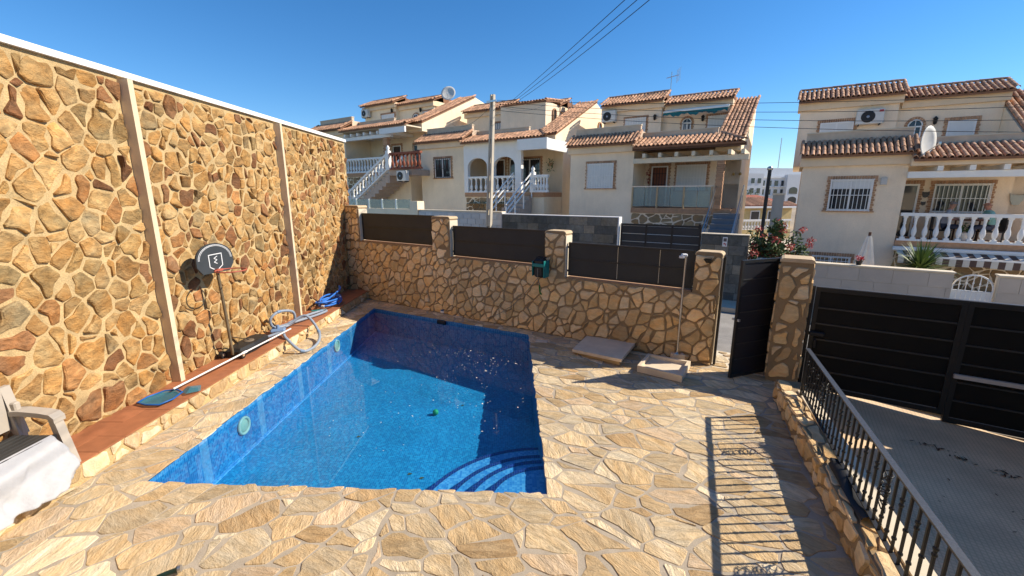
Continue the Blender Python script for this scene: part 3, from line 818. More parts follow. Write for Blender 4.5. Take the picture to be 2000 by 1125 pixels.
# unseen wall right of the driveway, added to keep it in shade
bw = MB(); bw.box(7.1, 7.35, -4.0, bwy(7.1) + 0.05, -0.6, 3.12)
tag(bw.build("added_shade_wall", M_STUCCO), "unseen plain stucco wall beyond the frame, added to shade the driveway", "wall")

# unseen front of the house behind the camera, added to warm the shade
own = thing("added_home_front", "unseen cream house front with terrace, added behind the viewpoint to warm the shade", "house", (1.0, -1.3, 0))
b = MB(); b.box(-6.2, 6.0, -0.3, 0.0, -0.2, 6.2); b.build("wall", stucco_mat("home_stucco", (0.80, 0.68, 0.50)), own)
b = MB(); b.box(-6.2, 1.2, 0.001, 1.5, 1.28, 1.42); b.build("terrace_slab", M_PLASTER, own)
for x in (-4.5, -1.2):
    b = MB(); b.box(x, x + 1.3, 0.002, 0.05, 2.4, 3.6); w_ = b.build("window", M_WHITE, own); b = MB(); b.box(x + 0.08, x + 1.22, 0.051, 0.06, 2.48, 3.52); b.build("pane", M_DARKGLASS, w_)
b = MB(); b.box(0.4, 1.3, 0.002, 0.05, 1.43, 3.5); b.build("door", M_DARKWOOD, own)
# ------------------------------------------------------------------ gates
wg = thing("walk_gate", "narrow dark metal gate standing open beside the stone pillar", "gate", S(10.30, 0.2, 0.03))
h0 = S(10.29, 0.2); h1 = S(9.80, -0.46); gv = (h1 - h0); GWd = gv.length; wg.rotation_euler[2] = math.atan2(gv.y, gv.x)
Hd = 1.97
b = MB()
for x0, x1, z0, z1 in ((0, 0.045, 0, Hd), (GWd - 0.045, GWd, 0, Hd), (0.045, GWd - 0.045, Hd - 0.045, Hd), (0.045, GWd - 0.045, 0, 0.05)):
    b.box(x0, x1, -0.022, 0.022, z0, z1)
b.build("gate_frame", M_ANTH, wg)
nb = 7
M_GATESHEET = M("gate_sheet", (0.014, 0.016, 0.024), 0.4, 0.15, 2.0, spec=0.5)
for i in range(nb):
    z0 = 0.05 + (Hd - 0.095) * i / nb; z1 = 0.05 + (Hd - 0.095) * (i + 1) / nb
    b = MB(); b.box(0.046, GWd - 0.046, -0.008, 0.008, z0 + 0.006, z1 - 0.006); b.build("board", M_GATESHEET, wg)
    if i: b = MB(); b.box(0.046, GWd - 0.046, -0.017, 0.017, z0 - 0.011, z0 + 0.005); b.build("rib", M("gate_rib", (0.04, 0.04, 0.04), 0.35, spec=0.6), wg)  # rib sheen put into a lighter colour than the boards
b = MB(); b.box(GWd - 0.04, GWd - 0.01, -0.06, 0.06, 0.98, 1.02); b.box(GWd - 0.14, GWd - 0.01, -0.075, -0.06, 0.985, 1.015); b.build("handle", M_STEEL, wg)
b = MB(); b.tube([(0, 0, 0.2), (0, 0, 0.32)], 0.02, 8); b.tube([(0, 0, 1.65), (0, 0, 1.77)], 0.02, 8); b.build("hinge", M_BLACK, wg)
b = MB(); b.box(-0.03, -0.005, -0.03, 0.03, 0, Hd); b.build("jamb", M_ANTH, wg)
# jamb post on the fence side
b = MB(); sbox(b, 9.49, 9.53, 0.05, 0.11, -0.02, 1.98, S(9.5, 0.08, 0)); j = b.build("gate_post", M_ANTH, None, S(9.5, 0.08, 0)); tag(j, "slim dark post at the end of the stone fence wall", "post")

cg = thing("driveway_gate", "wide black driveway gate with horizontal ribs behind the railing", "gate", S(10.8, 0.06, 0), ROT_S)
M_GATEBLK = M("gate_black", (0.008, 0.0077, 0.0072), 0.55, 0.3, 2.0, 0.05, 20, spec=0.22)
GZ = 1.60
def gate_leaf(x0, x1, zb, nb=6):
    b = MB()
    for a0, a1, z0, z1 in ((x0, x0 + 0.06, zb, GZ), (x1 - 0.06, x1, zb, GZ), (x0 + 0.06, x1 - 0.06, GZ - 0.06, GZ), (x0 + 0.06, x1 - 0.06, zb, zb + 0.07)):
        b.box(a0, a1, -0.03, 0.03, z0, z1)
    b.build("leaf_frame", M_ANTH, cg)
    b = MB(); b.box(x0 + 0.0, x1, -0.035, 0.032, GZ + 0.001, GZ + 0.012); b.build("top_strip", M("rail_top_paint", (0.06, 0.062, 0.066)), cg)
    for i in range(nb):
        z0 = zb + 0.07 + (GZ - zb - 0.13) * i / nb; z1 = zb + 0.07 + (GZ - zb - 0.13) * (i + 1) / nb
        b = MB(); b.box(x0 + 0.061, x1 - 0.061, -0.006, 0.012, z0 + 0.007, z1 - 0.007); b.build("board", M_GATEBLK, cg)
        if i: b = MB(); b.box(x0 + 0.061, x1 - 0.061, -0.028, 0.020, z0 - 0.014, z0 + 0.006); b.build("rib", M("gate_rib", (0.04, 0.04, 0.04), 0.35, spec=0.6), cg)  # ribs lighter than the boards: the light they catch is in the colour
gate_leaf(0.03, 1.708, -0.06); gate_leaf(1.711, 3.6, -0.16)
b = MB(); b.box(-0.03, 0.02, -0.05, 0.05, -0.1, 1.62); b.build("jamb", M_ANTH, cg)
b = MB(); b.bbox(0.02, 0.22, -0.09, -0.03, 0.83, 0.90, 0.012); b.bbox(0.09, 0.13, -0.085, -0.04, 0.64, 0.78, 0.01); b.build("lock", M_BLACK, cg)
b = MB(); b.box(1.72, 3.3, -0.075, -0.031, 0.52, 0.575); b.build("closing_arm", M("arm_metal", (0.50, 0.47, 0.43), 0.4, 0.1), cg)
b = MB(); b.bbox(2.55, 2.75, -0.16, -0.04, -0.30, -0.05, 0.02); b.build("gate_motor", M_BLACK, cg)
b = MB(); b.box(0.0, 3.6, 0.04, 0.16, -0.34, -0.2); b.build("bottom_track", M("track", (0.30, 0.26, 0.21), 0.8), cg)

# ------------------------------------------------------------------ solar lamp on the fence pillar
sl = thing("wall_lamp", "small black wedge-shaped solar lamp near the top of the end fence pillar", "lamp", S(9.27, -0.03, 1.90), ROT_S)
b = MB(); b.add([(-0.05, 0, 0.035), (0.05, 0, 0.035), (0.075, -0.09, 0.03), (-0.075, -0.09, 0.03), (-0.035, 0, -0.05), (0.035, 0, -0.05), (0.05, -0.075, -0.005), (-0.05, -0.075, -0.005)],
                [(0, 1, 2, 3), (7, 6, 5, 4), (0, 4, 5, 1), (1, 5, 6, 2), (2, 6, 7, 3), (3, 7, 4, 0)]); b.build("housing", M_BLACK, sl)
b = MB(); b.box(-0.045, 0.045, -0.082, -0.02, 0.0355, 0.04); b.build("solar_cell", M_DARKGLASS, sl)

# ------------------------------------------------------------------ hose reel on the fence wall
M_TEAL = M("teal_plastic", (0.01, 0.20, 0.19), 0.4, 0.08)
hr = thing("hose_reel", "teal and black hose reel box hung on the stone fence wall", "hose reel", S(6.06, -0.03, 1.5), ROT_S)
b = MB(); b.bbox(-0.13, 0.13, -0.26, -0.05, -0.20, 0.20, 0.05); b.build("drum_case", M_BLACK, hr)
b = MB(); b.bbox(-0.145, -0.128, -0.27, -0.045, -0.17, 0.14, 0.006); b.bbox(0.128, 0.15, -0.275, -0.04, -0.2, 0.16, 0.008)
b.bbox(-0.14, 0.14, -0.285, -0.255, 0.03, 0.1, 0.01); b.build("side_plate", M_TEAL, hr)
b = MB(); b.bbox(-0.1, 0.1, -0.2, -0.06, 0.195, 0.225, 0.01); b.build("carry_handle", M_BLACK, hr)
b = MB(); b.box(-0.05, 0.05, -0.052, 0.03, -0.1, 0.1); b.build("wall_bracket", M_BLACK, hr)
b = MB(); b.tube([(0, -0.27, 0.0), (0.005, -0.275, -0.1), (0.0, -0.26, -0.22), (0.01, -0.2, -0.36)], 0.009, 6); b.build("hose_end", M("hose_grey", (0.22, 0.2, 0.17), 0.6), hr)
b = MB(); b.tube([(0.01, -0.2, -0.36), (0.0, -0.18, -0.44), (0.0, -0.17, -0.52), (0.04, -0.16, -0.58)], [0.014, 0.018, 0.013, 0.02], 8); b.build("spray_gun", M("hose_green", (0.02, 0.16, 0.03), 0.5), hr)
b = MB()
pts = [S(6.0, -0.2, 1.27), S(5.7, -0.09, 0.95), S(5.3, -0.06, 0.55), S(4.9, -0.06, 0.28), S(4.55, -0.07, 0.12)]
b.tube([p - S(5.3, -0.06, 0.1) for p in pts], 0.007, 6); tag(b.build("garden_hose", M("hose_grey", (0.22, 0.2, 0.17)), None, S(5.3, -0.06, 0.1)), "thin grey supply hose trailing down the stone fence wall from the reel", "hose")

# ------------------------------------------------------------------ shower with tray, and hatch slab
M_MARBLE = M("cream_marble", (0.74, 0.61, 0.45), 0.45, 0.12, 5.0, spec=0.4)
def quad_slab(mb, q, z0, z1, off):
    vs = [Vector((x, y, z0)) - off for x, y in q] + [Vector((x, y, z1)) - off for x, y in q]
    return mb.add(vs, [(0, 3, 2, 1), (4, 5, 6, 7), (0, 1, 5, 4), (1, 2, 6, 5), (2, 3, 7, 6), (3, 0, 4, 7)])
def lerp2(q, u, v):
    a = (q[0][0] + (q[1][0] - q[0][0]) * u, q[0][1] + (q[1][1] - q[0][1]) * u); b_ = (q[3][0] + (q[2][0] - q[3][0]) * u, q[3][1] + (q[2][1] - q[3][1]) * u)
    return (a[0] + (b_[0] - a[0]) * v, a[1] + (b_[1] - a[1]) * v)
tray = thing("shower_tray", "shallow cream marble shower tray on the patio by the fence wall", "shower tray", (2.72, 6.95, 0.012))
TQ = [(2.16, 6.86), (2.76, 6.42), (3.16, 7.05), (2.52, 7.42)]; off = Vector(tray.location)
b = MB(); quad_slab(b, TQ, 0.012, 0.06, off); b.build("tray_base", M_MARBLE, tray)
for (u0, u1, v0, v1) in ((0, 1, 0, 0.07), (0, 1, 0.93, 1), (0, 0.07, 0.07, 0.93), (0.93, 1, 0.07, 0.93)):
    b = MB(); quad_slab(b, [lerp2(TQ, u0, v0), lerp2(TQ, u1, v0), lerp2(TQ, u1, v1), lerp2(TQ, u0, v1)], 0.0605, 0.13, off); b.build("rim", M_MARBLE, tray)
sh = thing("garden_shower", "tall slim steel garden shower standing behind the marble tray", "shower", (3.02, 7.33, 0.0))
b = MB(); b.bbox(-0.1, 0.13, -0.06, 0.06, 0.01, 0.16, 0.01); b.build("foot_block", M_MARBLE, sh)
b = MB(); b.lathe([(0.06, 0), (0.06, 0.012), (0.022, 0.02), (0.02, 0.05)], 14, (0, 0, 0.16)); b.build("flange", M_STEEL, sh)
b = MB(); b.tube([(0, 0, 0.17), (0.004, 0, 1.0), (0.01, 0, 1.97)], 0.0175, 10); b.build("riser_pipe", M_STEEL, sh)
b = MB(); b.lathe([(0.026, 0), (0.03, 0.02), (0.03, 0.05), (0.026, 0.07)], 10, (0.004, 0, 0.95)); b.build("valve", M_STEEL, sh)
b = MB(); b.bbox(-0.07, 0.025, -0.04, 0.04, 1.95, 2.0, 0.012); b.lathe([(0.045, 0), (0.05, 0.01), (0.045, 0.04)], 12, (-0.06, 0, 1.925)); b.build("shower_head", M_WHITE, sh)
hs_ = thing("hatch_slab", "tilted cream stone hatch slab lying by the fence wall", "slab", (1.85, 7.75, 0.012))
off = Vector(hs_.location); b = MB()
HQ = [(1.16, 7.72, 0.10), (1.93, 7.05, 0.16), (2.48, 8.0, 0.17), (1.60, 8.5, 0.14)]
b.add([Vector(p) - off for p in HQ] + [Vector((p[0], p[1], p[2] - 0.055)) - off for p in HQ],
      [(0, 1, 2, 3), (7, 6, 5, 4), (0, 4, 5, 1), (1, 5, 6, 2), (2, 6, 7, 3), (3, 7, 4, 0)]); b.build("slab_top", M_MARBLE, hs_)
b = MB(); q2 = [(1.24, 7.72), (1.92, 7.13), (2.38, 7.98), (1.6, 8.42)]
b.add([Vector((x, y, 0.0)) - Vector((off.x, off.y, 0)) for x, y in q2] + [Vector((x, y, z)) - off for (x, y), z in zip(q2, (0.05, 0.1, 0.11, 0.08))],
      [(3, 2, 1, 0), (4, 5, 6, 7), (0, 1, 5, 4), (1, 2, 6, 5), (2, 3, 7, 6), (3, 0, 4, 7)]); b.build("slab_curb", M("curb_stone", (0.5, 0.36, 0.2), 0.9), hs_)

# drain covers set in the paving, chlorine float, cap
for x, y, rz, lab in ((0.62, 8.42, -0.3, "small pale drain cover in the paving right of the pool's far corner"), (-1.35, 10.28, -0.55, "small pale drain cover in the paving behind the pool")):
    b = MB(); b.bbox(-0.12, 0.12, -0.06, 0.06, 0.0, 0.022, 0.004); tag(b.build("drain_cover", M("drain_pale", (0.6, 0.52, 0.42), 0.7), None, (x, y, 0.0), rz), lab, "drain cover", "drain covers")
cf = thing("chlorine_float", "small round white and blue chlorine float behind the pool", "float", (-1.78, 10.63, 0.012))
b = MB(); b.lathe([(0.07, 0), (0.085, 0.015), (0.085, 0.05), (0.075, 0.06)], 16); b.build("float_ring", M_WHITE, cf)
b = MB(); b.lathe([(0.076, 0.0605), (0.076, 0.085), (0.05, 0.095)], 16); b.build("float_lid", M("blue_lid", (0.03, 0.09, 0.2), 0.5), cf)
cap = thing("garden_nozzle", "dark green hose nozzle lying on the paving in the near corner", "nozzle", (-2.73, 2.83, 0.015), 0.4)
b = MB(); b.tube([(-0.09, 0, 0.03), (-0.03, 0, 0.035), (0.03, 0, 0.04), (0.05, 0, 0.045)], [0.012, 0.018, 0.02, 0.03], 10); b.build("nozzle_body", M("dark_green", (0.01, 0.035, 0.03), 0.4), cap)
b = MB(); b.tube([(0.05, 0, 0.045), (0.07, 0, 0.047)], [0.031, 0.028], 10); b.build("nozzle_tip", M_STEEL, cap)
# ball on the pool floor, debris on the water
M_BALL = M("green_ball", (0.03, 0.32, 0.12), 0.5)
b = MB(); b.lathe([(0.05 * math.sin(math.pi * i / 10) + 0.0005, -0.05 * math.cos(math.pi * i / 10)) for i in range(11)], 16); tag(b.build("ball", M_BALL, None, (-1.30, 6.6, FZ + 0.05)), "small bright green ball on the floor of the pool", "ball")
r_ = random.Random(3); b = MB()
def inpool(x, y): return len(clip_half(clip_half([(x, y)], (0.3, 0), (1, 0)), (-1.7, 9.86), (0.53, 1))) == 1
k = 0
clus = [(-1.2, 8.3, 0.9), (-0.1, 7.6, 0.5), (-1.0, 7.9, 0.4), (-2.2, 8.9, 0.6), (-0.2, 6.0, 0.7), (-0.5, 7.2, 0.35), (-1.6, 5.2, 0.8)]
while k < 300:
    c = r_.choice(clus); x = r_.gauss(c[0], c[2]); y = r_.gauss(c[1], c[2] * 0.7)
    if x < -3.4 or x > 0.3 or y < 4.2 or y > 9.0 + (0.37 - x) * 0.5: continue
    l = r_.uniform(0.0035, 0.009) * (2.2 if r_.random() < 0.06 else 1); wd = l * r_.uniform(0.3, 0.8); an = r_.uniform(0, 3.14); ca, sa_ = math.cos(an), math.sin(an)
    b.add([(x + ca * u * l - sa_ * v * wd, y + sa_ * u * l + ca * v * wd, WZ + 0.003) for u, v in ((-1, -1), (1, -1), (1, 1), (-1, 1))], [(0, 1, 2, 3)]); k += 1
o = b.build("floating_petals", M("petal", (0.7, 0.66, 0.52), 0.8, rn=0.2)); o["kind"] = "stuff"; o["label"] = "pale petals and specks floating on the pool water"
r_ = random.Random(9); b = MB()
for (x, y, n, sp) in ((-2.4, 5.9, 1, 0), (-0.9, 6.9, 1, 0), (-1.3, 5.0, 2, 0.1)):
    for i in range(n):
        xx, yy = x + r_.uniform(-sp, sp), y + r_.uniform(-sp, sp)
        b.add([(xx, yy, FZ + 0.006), (xx + 0.05, yy + 0.01, FZ + 0.012), (xx + 0.06, yy + 0.04, FZ + 0.006), (xx + 0.01, yy + 0.035, FZ + 0.014)], [(0, 1, 2, 3)])
o = b.build("sunken_leaves", M("dead_leaf", (0.12, 0.09, 0.04), 0.8)); o["kind"] = "stuff"; o["label"] = "few dead leaves lying on the pool floor"

# ------------------------------------------------------------------ basketball hoop
bh = thing("basketball_hoop", "portable basketball hoop with grey round-topped backboard on the tiled ledge", "basketball hoop", (-4.83, 7.05, 0.25))
BX = Vector(bh.location)
M_POLE = M("rusty_pole", (0.20, 0.15, 0.09), 0.55, 0.4, 6.0, metal=0.4)
bb_c = Vector((-4.72, 6.75, 1.97))
b = MB(); b.tube([Vector((0.02, -0.15, 0.06)), Vector((0.03, -0.2, 0.9)), Vector((0.045, -0.265, 1.62))], 0.024, 10); b.build("pole", M_POLE, bh)
# backboard: faces the camera side, half-disc top
bf_n = Vector((0.975, -0.22, 0)).normalized(); bf_u = Vector((0.22, 0.975, 0)).normalized()
bc = Vector((-4.745, 6.73, 1.98)) - BX
def board_outline(k):
    pts = []
    for i in range(19):
        an = math.pi * (1 - i / 18); pts.append((0.33 * k * math.cos(an), 0.02 + 0.25 * k * math.sin(an)))
    pts += [(0.33 * k, -0.08 * k), (0.24 * k, -0.20 * k), (-0.24 * k, -0.20 * k), (-0.33 * k, -0.08 * k)]
    return pts[::-1]
F_ = lambda a, h, d: bc + bf_u * a + UP * h + bf_n * d
M_BOARD = M("backboard_grey", (0.045, 0.052, 0.058), 0.45, 0.1)
b = MB(); b.prism(board_outline(1.0), -0.03, 0.0, f=F_); bo = b.build("backboard", M_BOARD, bh)
def line_strip(mb, pts, w, d, closed=False):
    n = len(pts)
    for i in range(n if closed else n - 1):
        a = Vector((*pts[i], 0)); c = Vector((*pts[(i + 1) % n], 0)); e = (c - a)
        if e.length < 1e-6: continue
        nn = Vector((-e.y, e.x, 0)).normalized() * w / 2; e = e.normalized() * w * 0.35
        q = [a - nn - e, c - nn + e, c + nn + e, a + nn - e]
        mb.add([F_(v.x, v.y, d) for v in q], [(0, 1, 2, 3)])
b = MB()
ring = board_outline(0.90); line_strip(b, ring[4:], 0.008, 0.003); ring = board_outline(0.84); line_strip(b, ring[4:], 0.006, 0.0035)
line_strip(b, [(-0.115, 0.09), (0.115, 0.10), (0.115, -0.09), (0.0, -0.17), (-0.115, -0.10)], 0.013, 0.004, True)
line_strip(b, [(0.03, 0.06), (-0.03, 0.03), (0.025, 0.005), (-0.03, -0.03), (0.02, -0.055)], 0.01, 0.0045)
b.build("printed_lines", M("print_white", (0.75, 0.75, 0.75), 0.5), bo)
b = MB(); b.obox(bc - bf_n * 0.03 - UP * 0.15, Vector((0.045, -0.265, 1.6)), 0.05, 0.05); b.build("board_bracket", M_POLE, bh)
M_RIM = M("red_rim", (0.42, 0.10, 0.06), 0.5, 0.2, 20)
rc = bc + bf_n * 0.27 - UP * 0.155
b = MB(); b.tube([rc + Vector((0.215 * math.cos(2 * math.pi * i / 28), 0.215 * math.sin(2 * math.pi * i / 28), 0)) for i in range(28)], 0.011, 6, closed=True)
b.obox(bc - UP * 0.16 + bf_n * 0.005, rc - bf_n * 0.2, 0.1, 0.035); b.build("rim", M_RIM, bh)
# base: water tank with two wheels and strut
tank = MB(); TB = [(-0.13, 0.0), (0.13, 0.0), (0.19, 0.35), (0.17, 0.80), (0.1, 0.9), (-0.1, 0.9), (-0.17, 0.80), (-0.19, 0.35)]
n_ = len(TB); tank.add([(x + 0.02, y - 0.15, 0.012) for x, y in TB] + [(x + 0.02, y - 0.15, 0.10) for x, y in TB] + [(x * 0.8 + 0.02, (y - 0.45) * 0.88 + 0.3, 0.15) for x, y in TB],
    [tuple(range(n_))[::-1]] + [(k * n_ + i, k * n_ + (i + 1) % n_, (k + 1) * n_ + (i + 1) % n_, (k + 1) * n_ + i) for k in range(2) for i in range(n_)] + [tuple(range(2 * n_, 3 * n_))])
tank.build("base_tank", M_BLACK, bh)
b = MB(); b.lathe([(0.09, 0), (0.085, 0.012), (0.06, 0.016)], 16, (0.02, 0.32, 0.15)); b.build("filler_recess", M("dusty_recess", (0.16, 0.12, 0.08), 0.9), bh)
for x_ in (-0.15, 0.19):
    b = MB(); b.tube([(x_ - 0.03, -0.17, 0.065), (x_ + 0.03, -0.17, 0.065)], 0.062, 14); wh = b.build("wheel", M_BLACK, bh)
    b = MB(); b.tube([(x_ - 0.032, -0.17, 0.065), (x_ + 0.032, -0.17, 0.065)], 0.03, 10); b.build("hub", M("hub_tan", (0.45, 0.33, 0.2), 0.7), wh)
b = MB(); b.tube([(0.03, -0.19, 0.4), (0.02, 0.35, 0.16)], 0.008, 6); b.tube([(0.03, -0.19, 0.4), (-0.1, 0.2, 0.14)], 0.008, 6); b.build("brace", M_BLACK, bh)

# ------------------------------------------------------------------ pool tools on the ledge
def spline(pts, n=8):
    P = [Vector(p) for p in pts]; out = []
    for i in range(len(P) - 1):
        a, b_, c, d = P[max(0, i - 1)], P[i], P[i + 1], P[min(len(P) - 1, i + 2)]
        for k in range(n):
            t = k / n
            out.append(0.5 * ((2 * b_) + (c - a) * t + (2 * a - 5 * b_ + 4 * c - d) * t * t + (-a + 3 * b_ - 3 * c + d) * t ** 3))
    out.append(P[-1]); return out
def led(y, k, z=0.0): return Vector((WX(y) + (LX(y) - WX(y)) * k, y, 0.25 + z))
nt_ = thing("skimmer_net", "leaf skimmer net with teal mesh and long white pole lying on the ledge", "pool net", led(5.3, 0.45))
o_ = Vector(nt_.location)
M_NETBLUE = M("net_frame_blue", (0.01, 0.10, 0.35), 0.45); M_NET = glass_mat("net_mesh", (0.0, 0.16, 0.22), 0.8, 0.35)
P1 = led(5.55, 0.55, 0.07); P2 = led(8.1, 0.99, 0.14)
b = MB(); b.tube([P1 - o_, P2 - o_], 0.014, 10); b.build("telescopic_pole", M("pole_white", (0.72, 0.72, 0.70), 0.35), nt_)
b = MB(); pm = P1.lerp(P2, 0.52); dv = (P2 - P1).normalized(); b.tube([pm - dv * 0.05 - o_, pm + dv * 0.05 - o_], 0.022, 10); b.build("lock_collar", M_WHITE, nt_)
fd = -dv; fd.z = 0; fd.normalize(); fs_ = Vector((-fd.y, fd.x, 0))
nc = P1 + fd * 0.1
out_ = [nc + fd * a + fs_ * w_ for a, w_ in ((-0.1, -0.14), (0.1, -0.2), (0.27, -0.17), (0.30, 0.0), (0.27, 0.17), (0.1, 0.2), (-0.1, 0.14), (-0.16, 0.0))]
for v in out_: v.z = 0.25 + 0.035
b = MB(); b.tube([v - o_ for v in out_], 0.012, 6, closed=True); b.build("net_frame", M_NETBLUE, nt_)
b = MB(); cpt = nc + fd * 0.08 - Vector((0, 0, 0)); cpt.z = 0.256
mid = [v.lerp(cpt, 0.35) for v in out_]
for v in mid: v.z = 0.262 + 0.006 * math.sin(v.x * 40)
n_ = len(out_); b.add([v - o_ for v in out_] + [v - o_ for v in mid] + [cpt - o_], [(i, (i + 1) % n_, n_ + (i + 1) % n_, n_ + i) for i in range(n_)] + [(n_ + i, n_ + (i + 1) % n_, 2 * n_) for i in range(n_)])
b.build("net_bag", M_NET, nt_)
# fold of the bag behind the frame
b = MB(); bag = [nc + fd * a + fs_ * w_ for a, w_ in ((-0.12, 0.1), (-0.05, 0.25), (-0.2, 0.33), (-0.33, 0.22), (-0.3, 0.02))]
for i, v in enumerate(bag): v.z = 0.27 + 0.02 * (i % 2)
ct = sum(bag, Vector()) / 5; ct.z = 0.32; b.add([v - o_ for v in bag] + [ct - o_], [(i, (i + 1) % 5, 5) for i in range(5)]); b.build("net_fold", M_NET, nt_)

gh = thing("vacuum_hose", "grey ribbed pool vacuum hose looped loosely over the ledge edge", "hose", led(8.3, 0.7))
o_ = Vector(gh.location)
pts = [led(7.9, 0.45, 0.04), led(8.05, 0.75, 0.07), led(7.85, 1.05, 0.02), Vector((-4.05, 7.75, 0.05)), Vector((-3.95, 8.15, 0.05)), Vector((-4.1, 8.6, 0.16)), led(8.75, 0.95, 0.22), led(8.55, 0.5, 0.08),
       led(8.3, 0.3, 0.1), led(8.2, 0.3, 0.3), led(8.35, 0.45, 0.42), led(8.65, 0.62, 0.34), led(8.7, 0.6, 0.12), led(8.5, 0.45, 0.05), led(8.8, 0.35, 0.05), led(9.3, 0.45, 0.05),
       led(9.75, 0.7, 0.05), led(9.75, 0.9, 0.05), led(9.4, 0.8, 0.05), led(8.9, 0.55, 0.06), led(8.5, 0.25, 0.05)]
sp = spline(pts, 12)
b = MB(); b.tube([p - o_ for p in sp], [0.027 + 0.0025 * (i % 2) for i in range(len(sp))], 8); b.build("hose_tube", M_GREYPLAST, gh)
b = MB(); b.bbox(-0.14, 0.14, -0.1, 0.1, 0.02, 0.1, 0.03); b.lathe([(0.035, 0.09), (0.03, 0.17)], 10); b.build("vacuum_head", M("head_blue", (0.16, 0.25, 0.4), 0.45), gh, led(8.25, 0.45) - o_, 0.4)
for k_ in (3 * 12, 5 * 12, 10 * 12, 16 * 12):
    d_ = (sp[k_ + 1] - sp[k_ - 1]).normalized() * 0.035
    b = MB(); b.tube([sp[k_] - d_ - o_, sp[k_] + d_ - o_], 0.034, 10); b.build("coupling", M("coupling_blue", (0.16, 0.24, 0.36), 0.5), gh)
bhz = thing("coiled_hose", "bright blue corrugated hose coiled in a heap on the ledge", "hose", led(10.4, 0.5))
o_ = Vector(bhz.location); r_ = random.Random(6); pts = []
for i in range(34):
    an = i * 0.72; rr = 0.24 + 0.04 * math.sin(i * 0.37)
    c = led(10.45 + 0.12 * math.sin(i * 0.5), 0.55)
    pts.append(c + Vector((rr * 0.85 * math.cos(an), rr * 1.6 * math.sin(an), 0.04 + 0.0055 * i + 0.02 * math.sin(i * 1.1))))
pts += [led(10.8, 0.7, 0.32), led(10.95, 0.62, 0.4), led(11.1, 0.5, 0.22)]
sp = spline(pts, 6); b = MB(); b.tube([p - o_ for p in sp], 0.022, 8); b.build("hose_tube", M("hose_blue", (0.03, 0.16, 0.55), 0.4), bhz)
for k_ in (40, 120, 160):
    d_ = (sp[k_ + 1] - sp[k_ - 1]).normalized() * 0.035
    b = MB(); b.tube([sp[k_] - d_ - o_, sp[k_] + d_ - o_], 0.029, 10); b.build("coupling", M_WHITE, bhz)
br = thing("pool_brush", "small teal pool brush lying before the blue hose", "brush", led(9.85, 0.55), 0.5)
b = MB(); b.bbox(-0.17, 0.17, -0.03, 0.03, 0.03, 0.055, 0.01); b.build("brush_back", M_TEAL, br)
b = MB(); b.box(-0.16, 0.16, -0.022, 0.022, 0.002, 0.0295); b.build("bristles", M("bristle", (0.5, 0.5, 0.42), 0.9), br)

# ------------------------------------------------------------------ resin bench with towel
bc_ = thing("resin_bench", "taupe resin garden bench with dark slatted seat at the wall", "bench", (-4.83, 3.55, 0.0))
o_ = Vector(bc_.location)
M_RESIN = M("taupe_resin", (0.42, 0.37, 0.31), 0.5, 0.06); M_SEAT = M("dark_seat", (0.035, 0.034, 0.032), 0.6, 0.15, rn=0.12)
# the bench stands across the ledge; its front faces +X; x local = out from the wall
def bp_(x, y, z): return Vector((x, y, z)) - o_
XB, XF, YN, YF = -5.06, -4.64, 2.2, 3.95
b = MB(); b.bbox(XB - o_.x - 0.02, XB - o_.x + 0.05, YF - o_.y - 0.03, YF - o_.y + 0.03, 0.25, 0.95, 0.012); b.build("leg", M_RESIN, bc_)
b = MB()
vs = [bp_(XF - 0.06, YF - 0.045, 0.80), bp_(XF, YF - 0.045, 0.78), bp_(XF + 0.09, YF - 0.045, 0.25), bp_(XF + 0.02, YF - 0.045, 0.25)]
b.add(vs + [v + Vector((0, 0.085, 0)) for v in vs], [(0, 1, 2, 3), (7, 6, 5, 4), (0, 4, 5, 1), (1, 5, 6, 2), (2, 6, 7, 3), (3, 7, 4, 0)]); b.build("leg", M_RESIN, bc_)
b = MB(); prof = [(XB, 0.87), (XB + 0.1, 0.875), (XF - 0.12, 0.855), (XF - 0.02, 0.835), (XF + 0.02, 0.79)]
vs = []
for x, z in prof: vs += [bp_(x, YF - 0.06, z), bp_(x, YF + 0.055, z), bp_(x, YF + 0.055, z - 0.05), bp_(x, YF - 0.06, z - 0.05)]
b.add(vs, [(4 * i + j, 4 * i + (j + 1) % 4, 4 * i + 4 + (j + 1) % 4, 4 * i + 4 + j) for i in range(4) for j in range(4)] + [(0, 3, 2, 1), (16, 17, 18, 19)]); b.build("armrest", M_RESIN, bc_)
b = MB(); vs = [bp_(XB - 0.02, YF - 0.05, 0.62), bp_(XB + 0.05, YF - 0.05, 0.6), bp_(XB - 0.03, YF - 0.05, 1.12), bp_(XB - 0.09, YF - 0.05, 1.12)]
b.add(vs + [v + Vector((0, 0.09, 0)) for v in vs], [(0, 1, 2, 3), (7, 6, 5, 4), (0, 4, 5, 1), (1, 5, 6, 2), (2, 6, 7, 3), (3, 7, 4, 0)]); b.build("back_post", M_RESIN, bc_)
b = MB(); b.box(XB - o_.x - 0.04, XB - o_.x - 0.01, YN - o_.y, YF - o_.y - 0.06, 0.68, 1.12); b.build("backrest", M_RESIN, bc_)
for i in range(6):
    x0 = XB + 0.02 + i * 0.066
    b = MB(); b.bbox(x0 - o_.x, x0 + 0.06 - o_.x, YN - o_.y, YF - o_.y - 0.07, 0.60, 0.625, 0.004); b.build("seat_slat", M_SEAT, bc_)
b = MB(); b.box(XF - o_.x - 0.012, XF - o_.x + 0.02, YN - o_.y, YF - o_.y - 0.065, 0.585, 0.63); b.build("seat_rim", M_BLACK, bc_)
b = MB(); b.box(XB - o_.x, XF - o_.x - 0.02, YN - o_.y, YF - o_.y - 0.07, 0.52, 0.595); b.build("seat_box", M_RESIN, bc_)
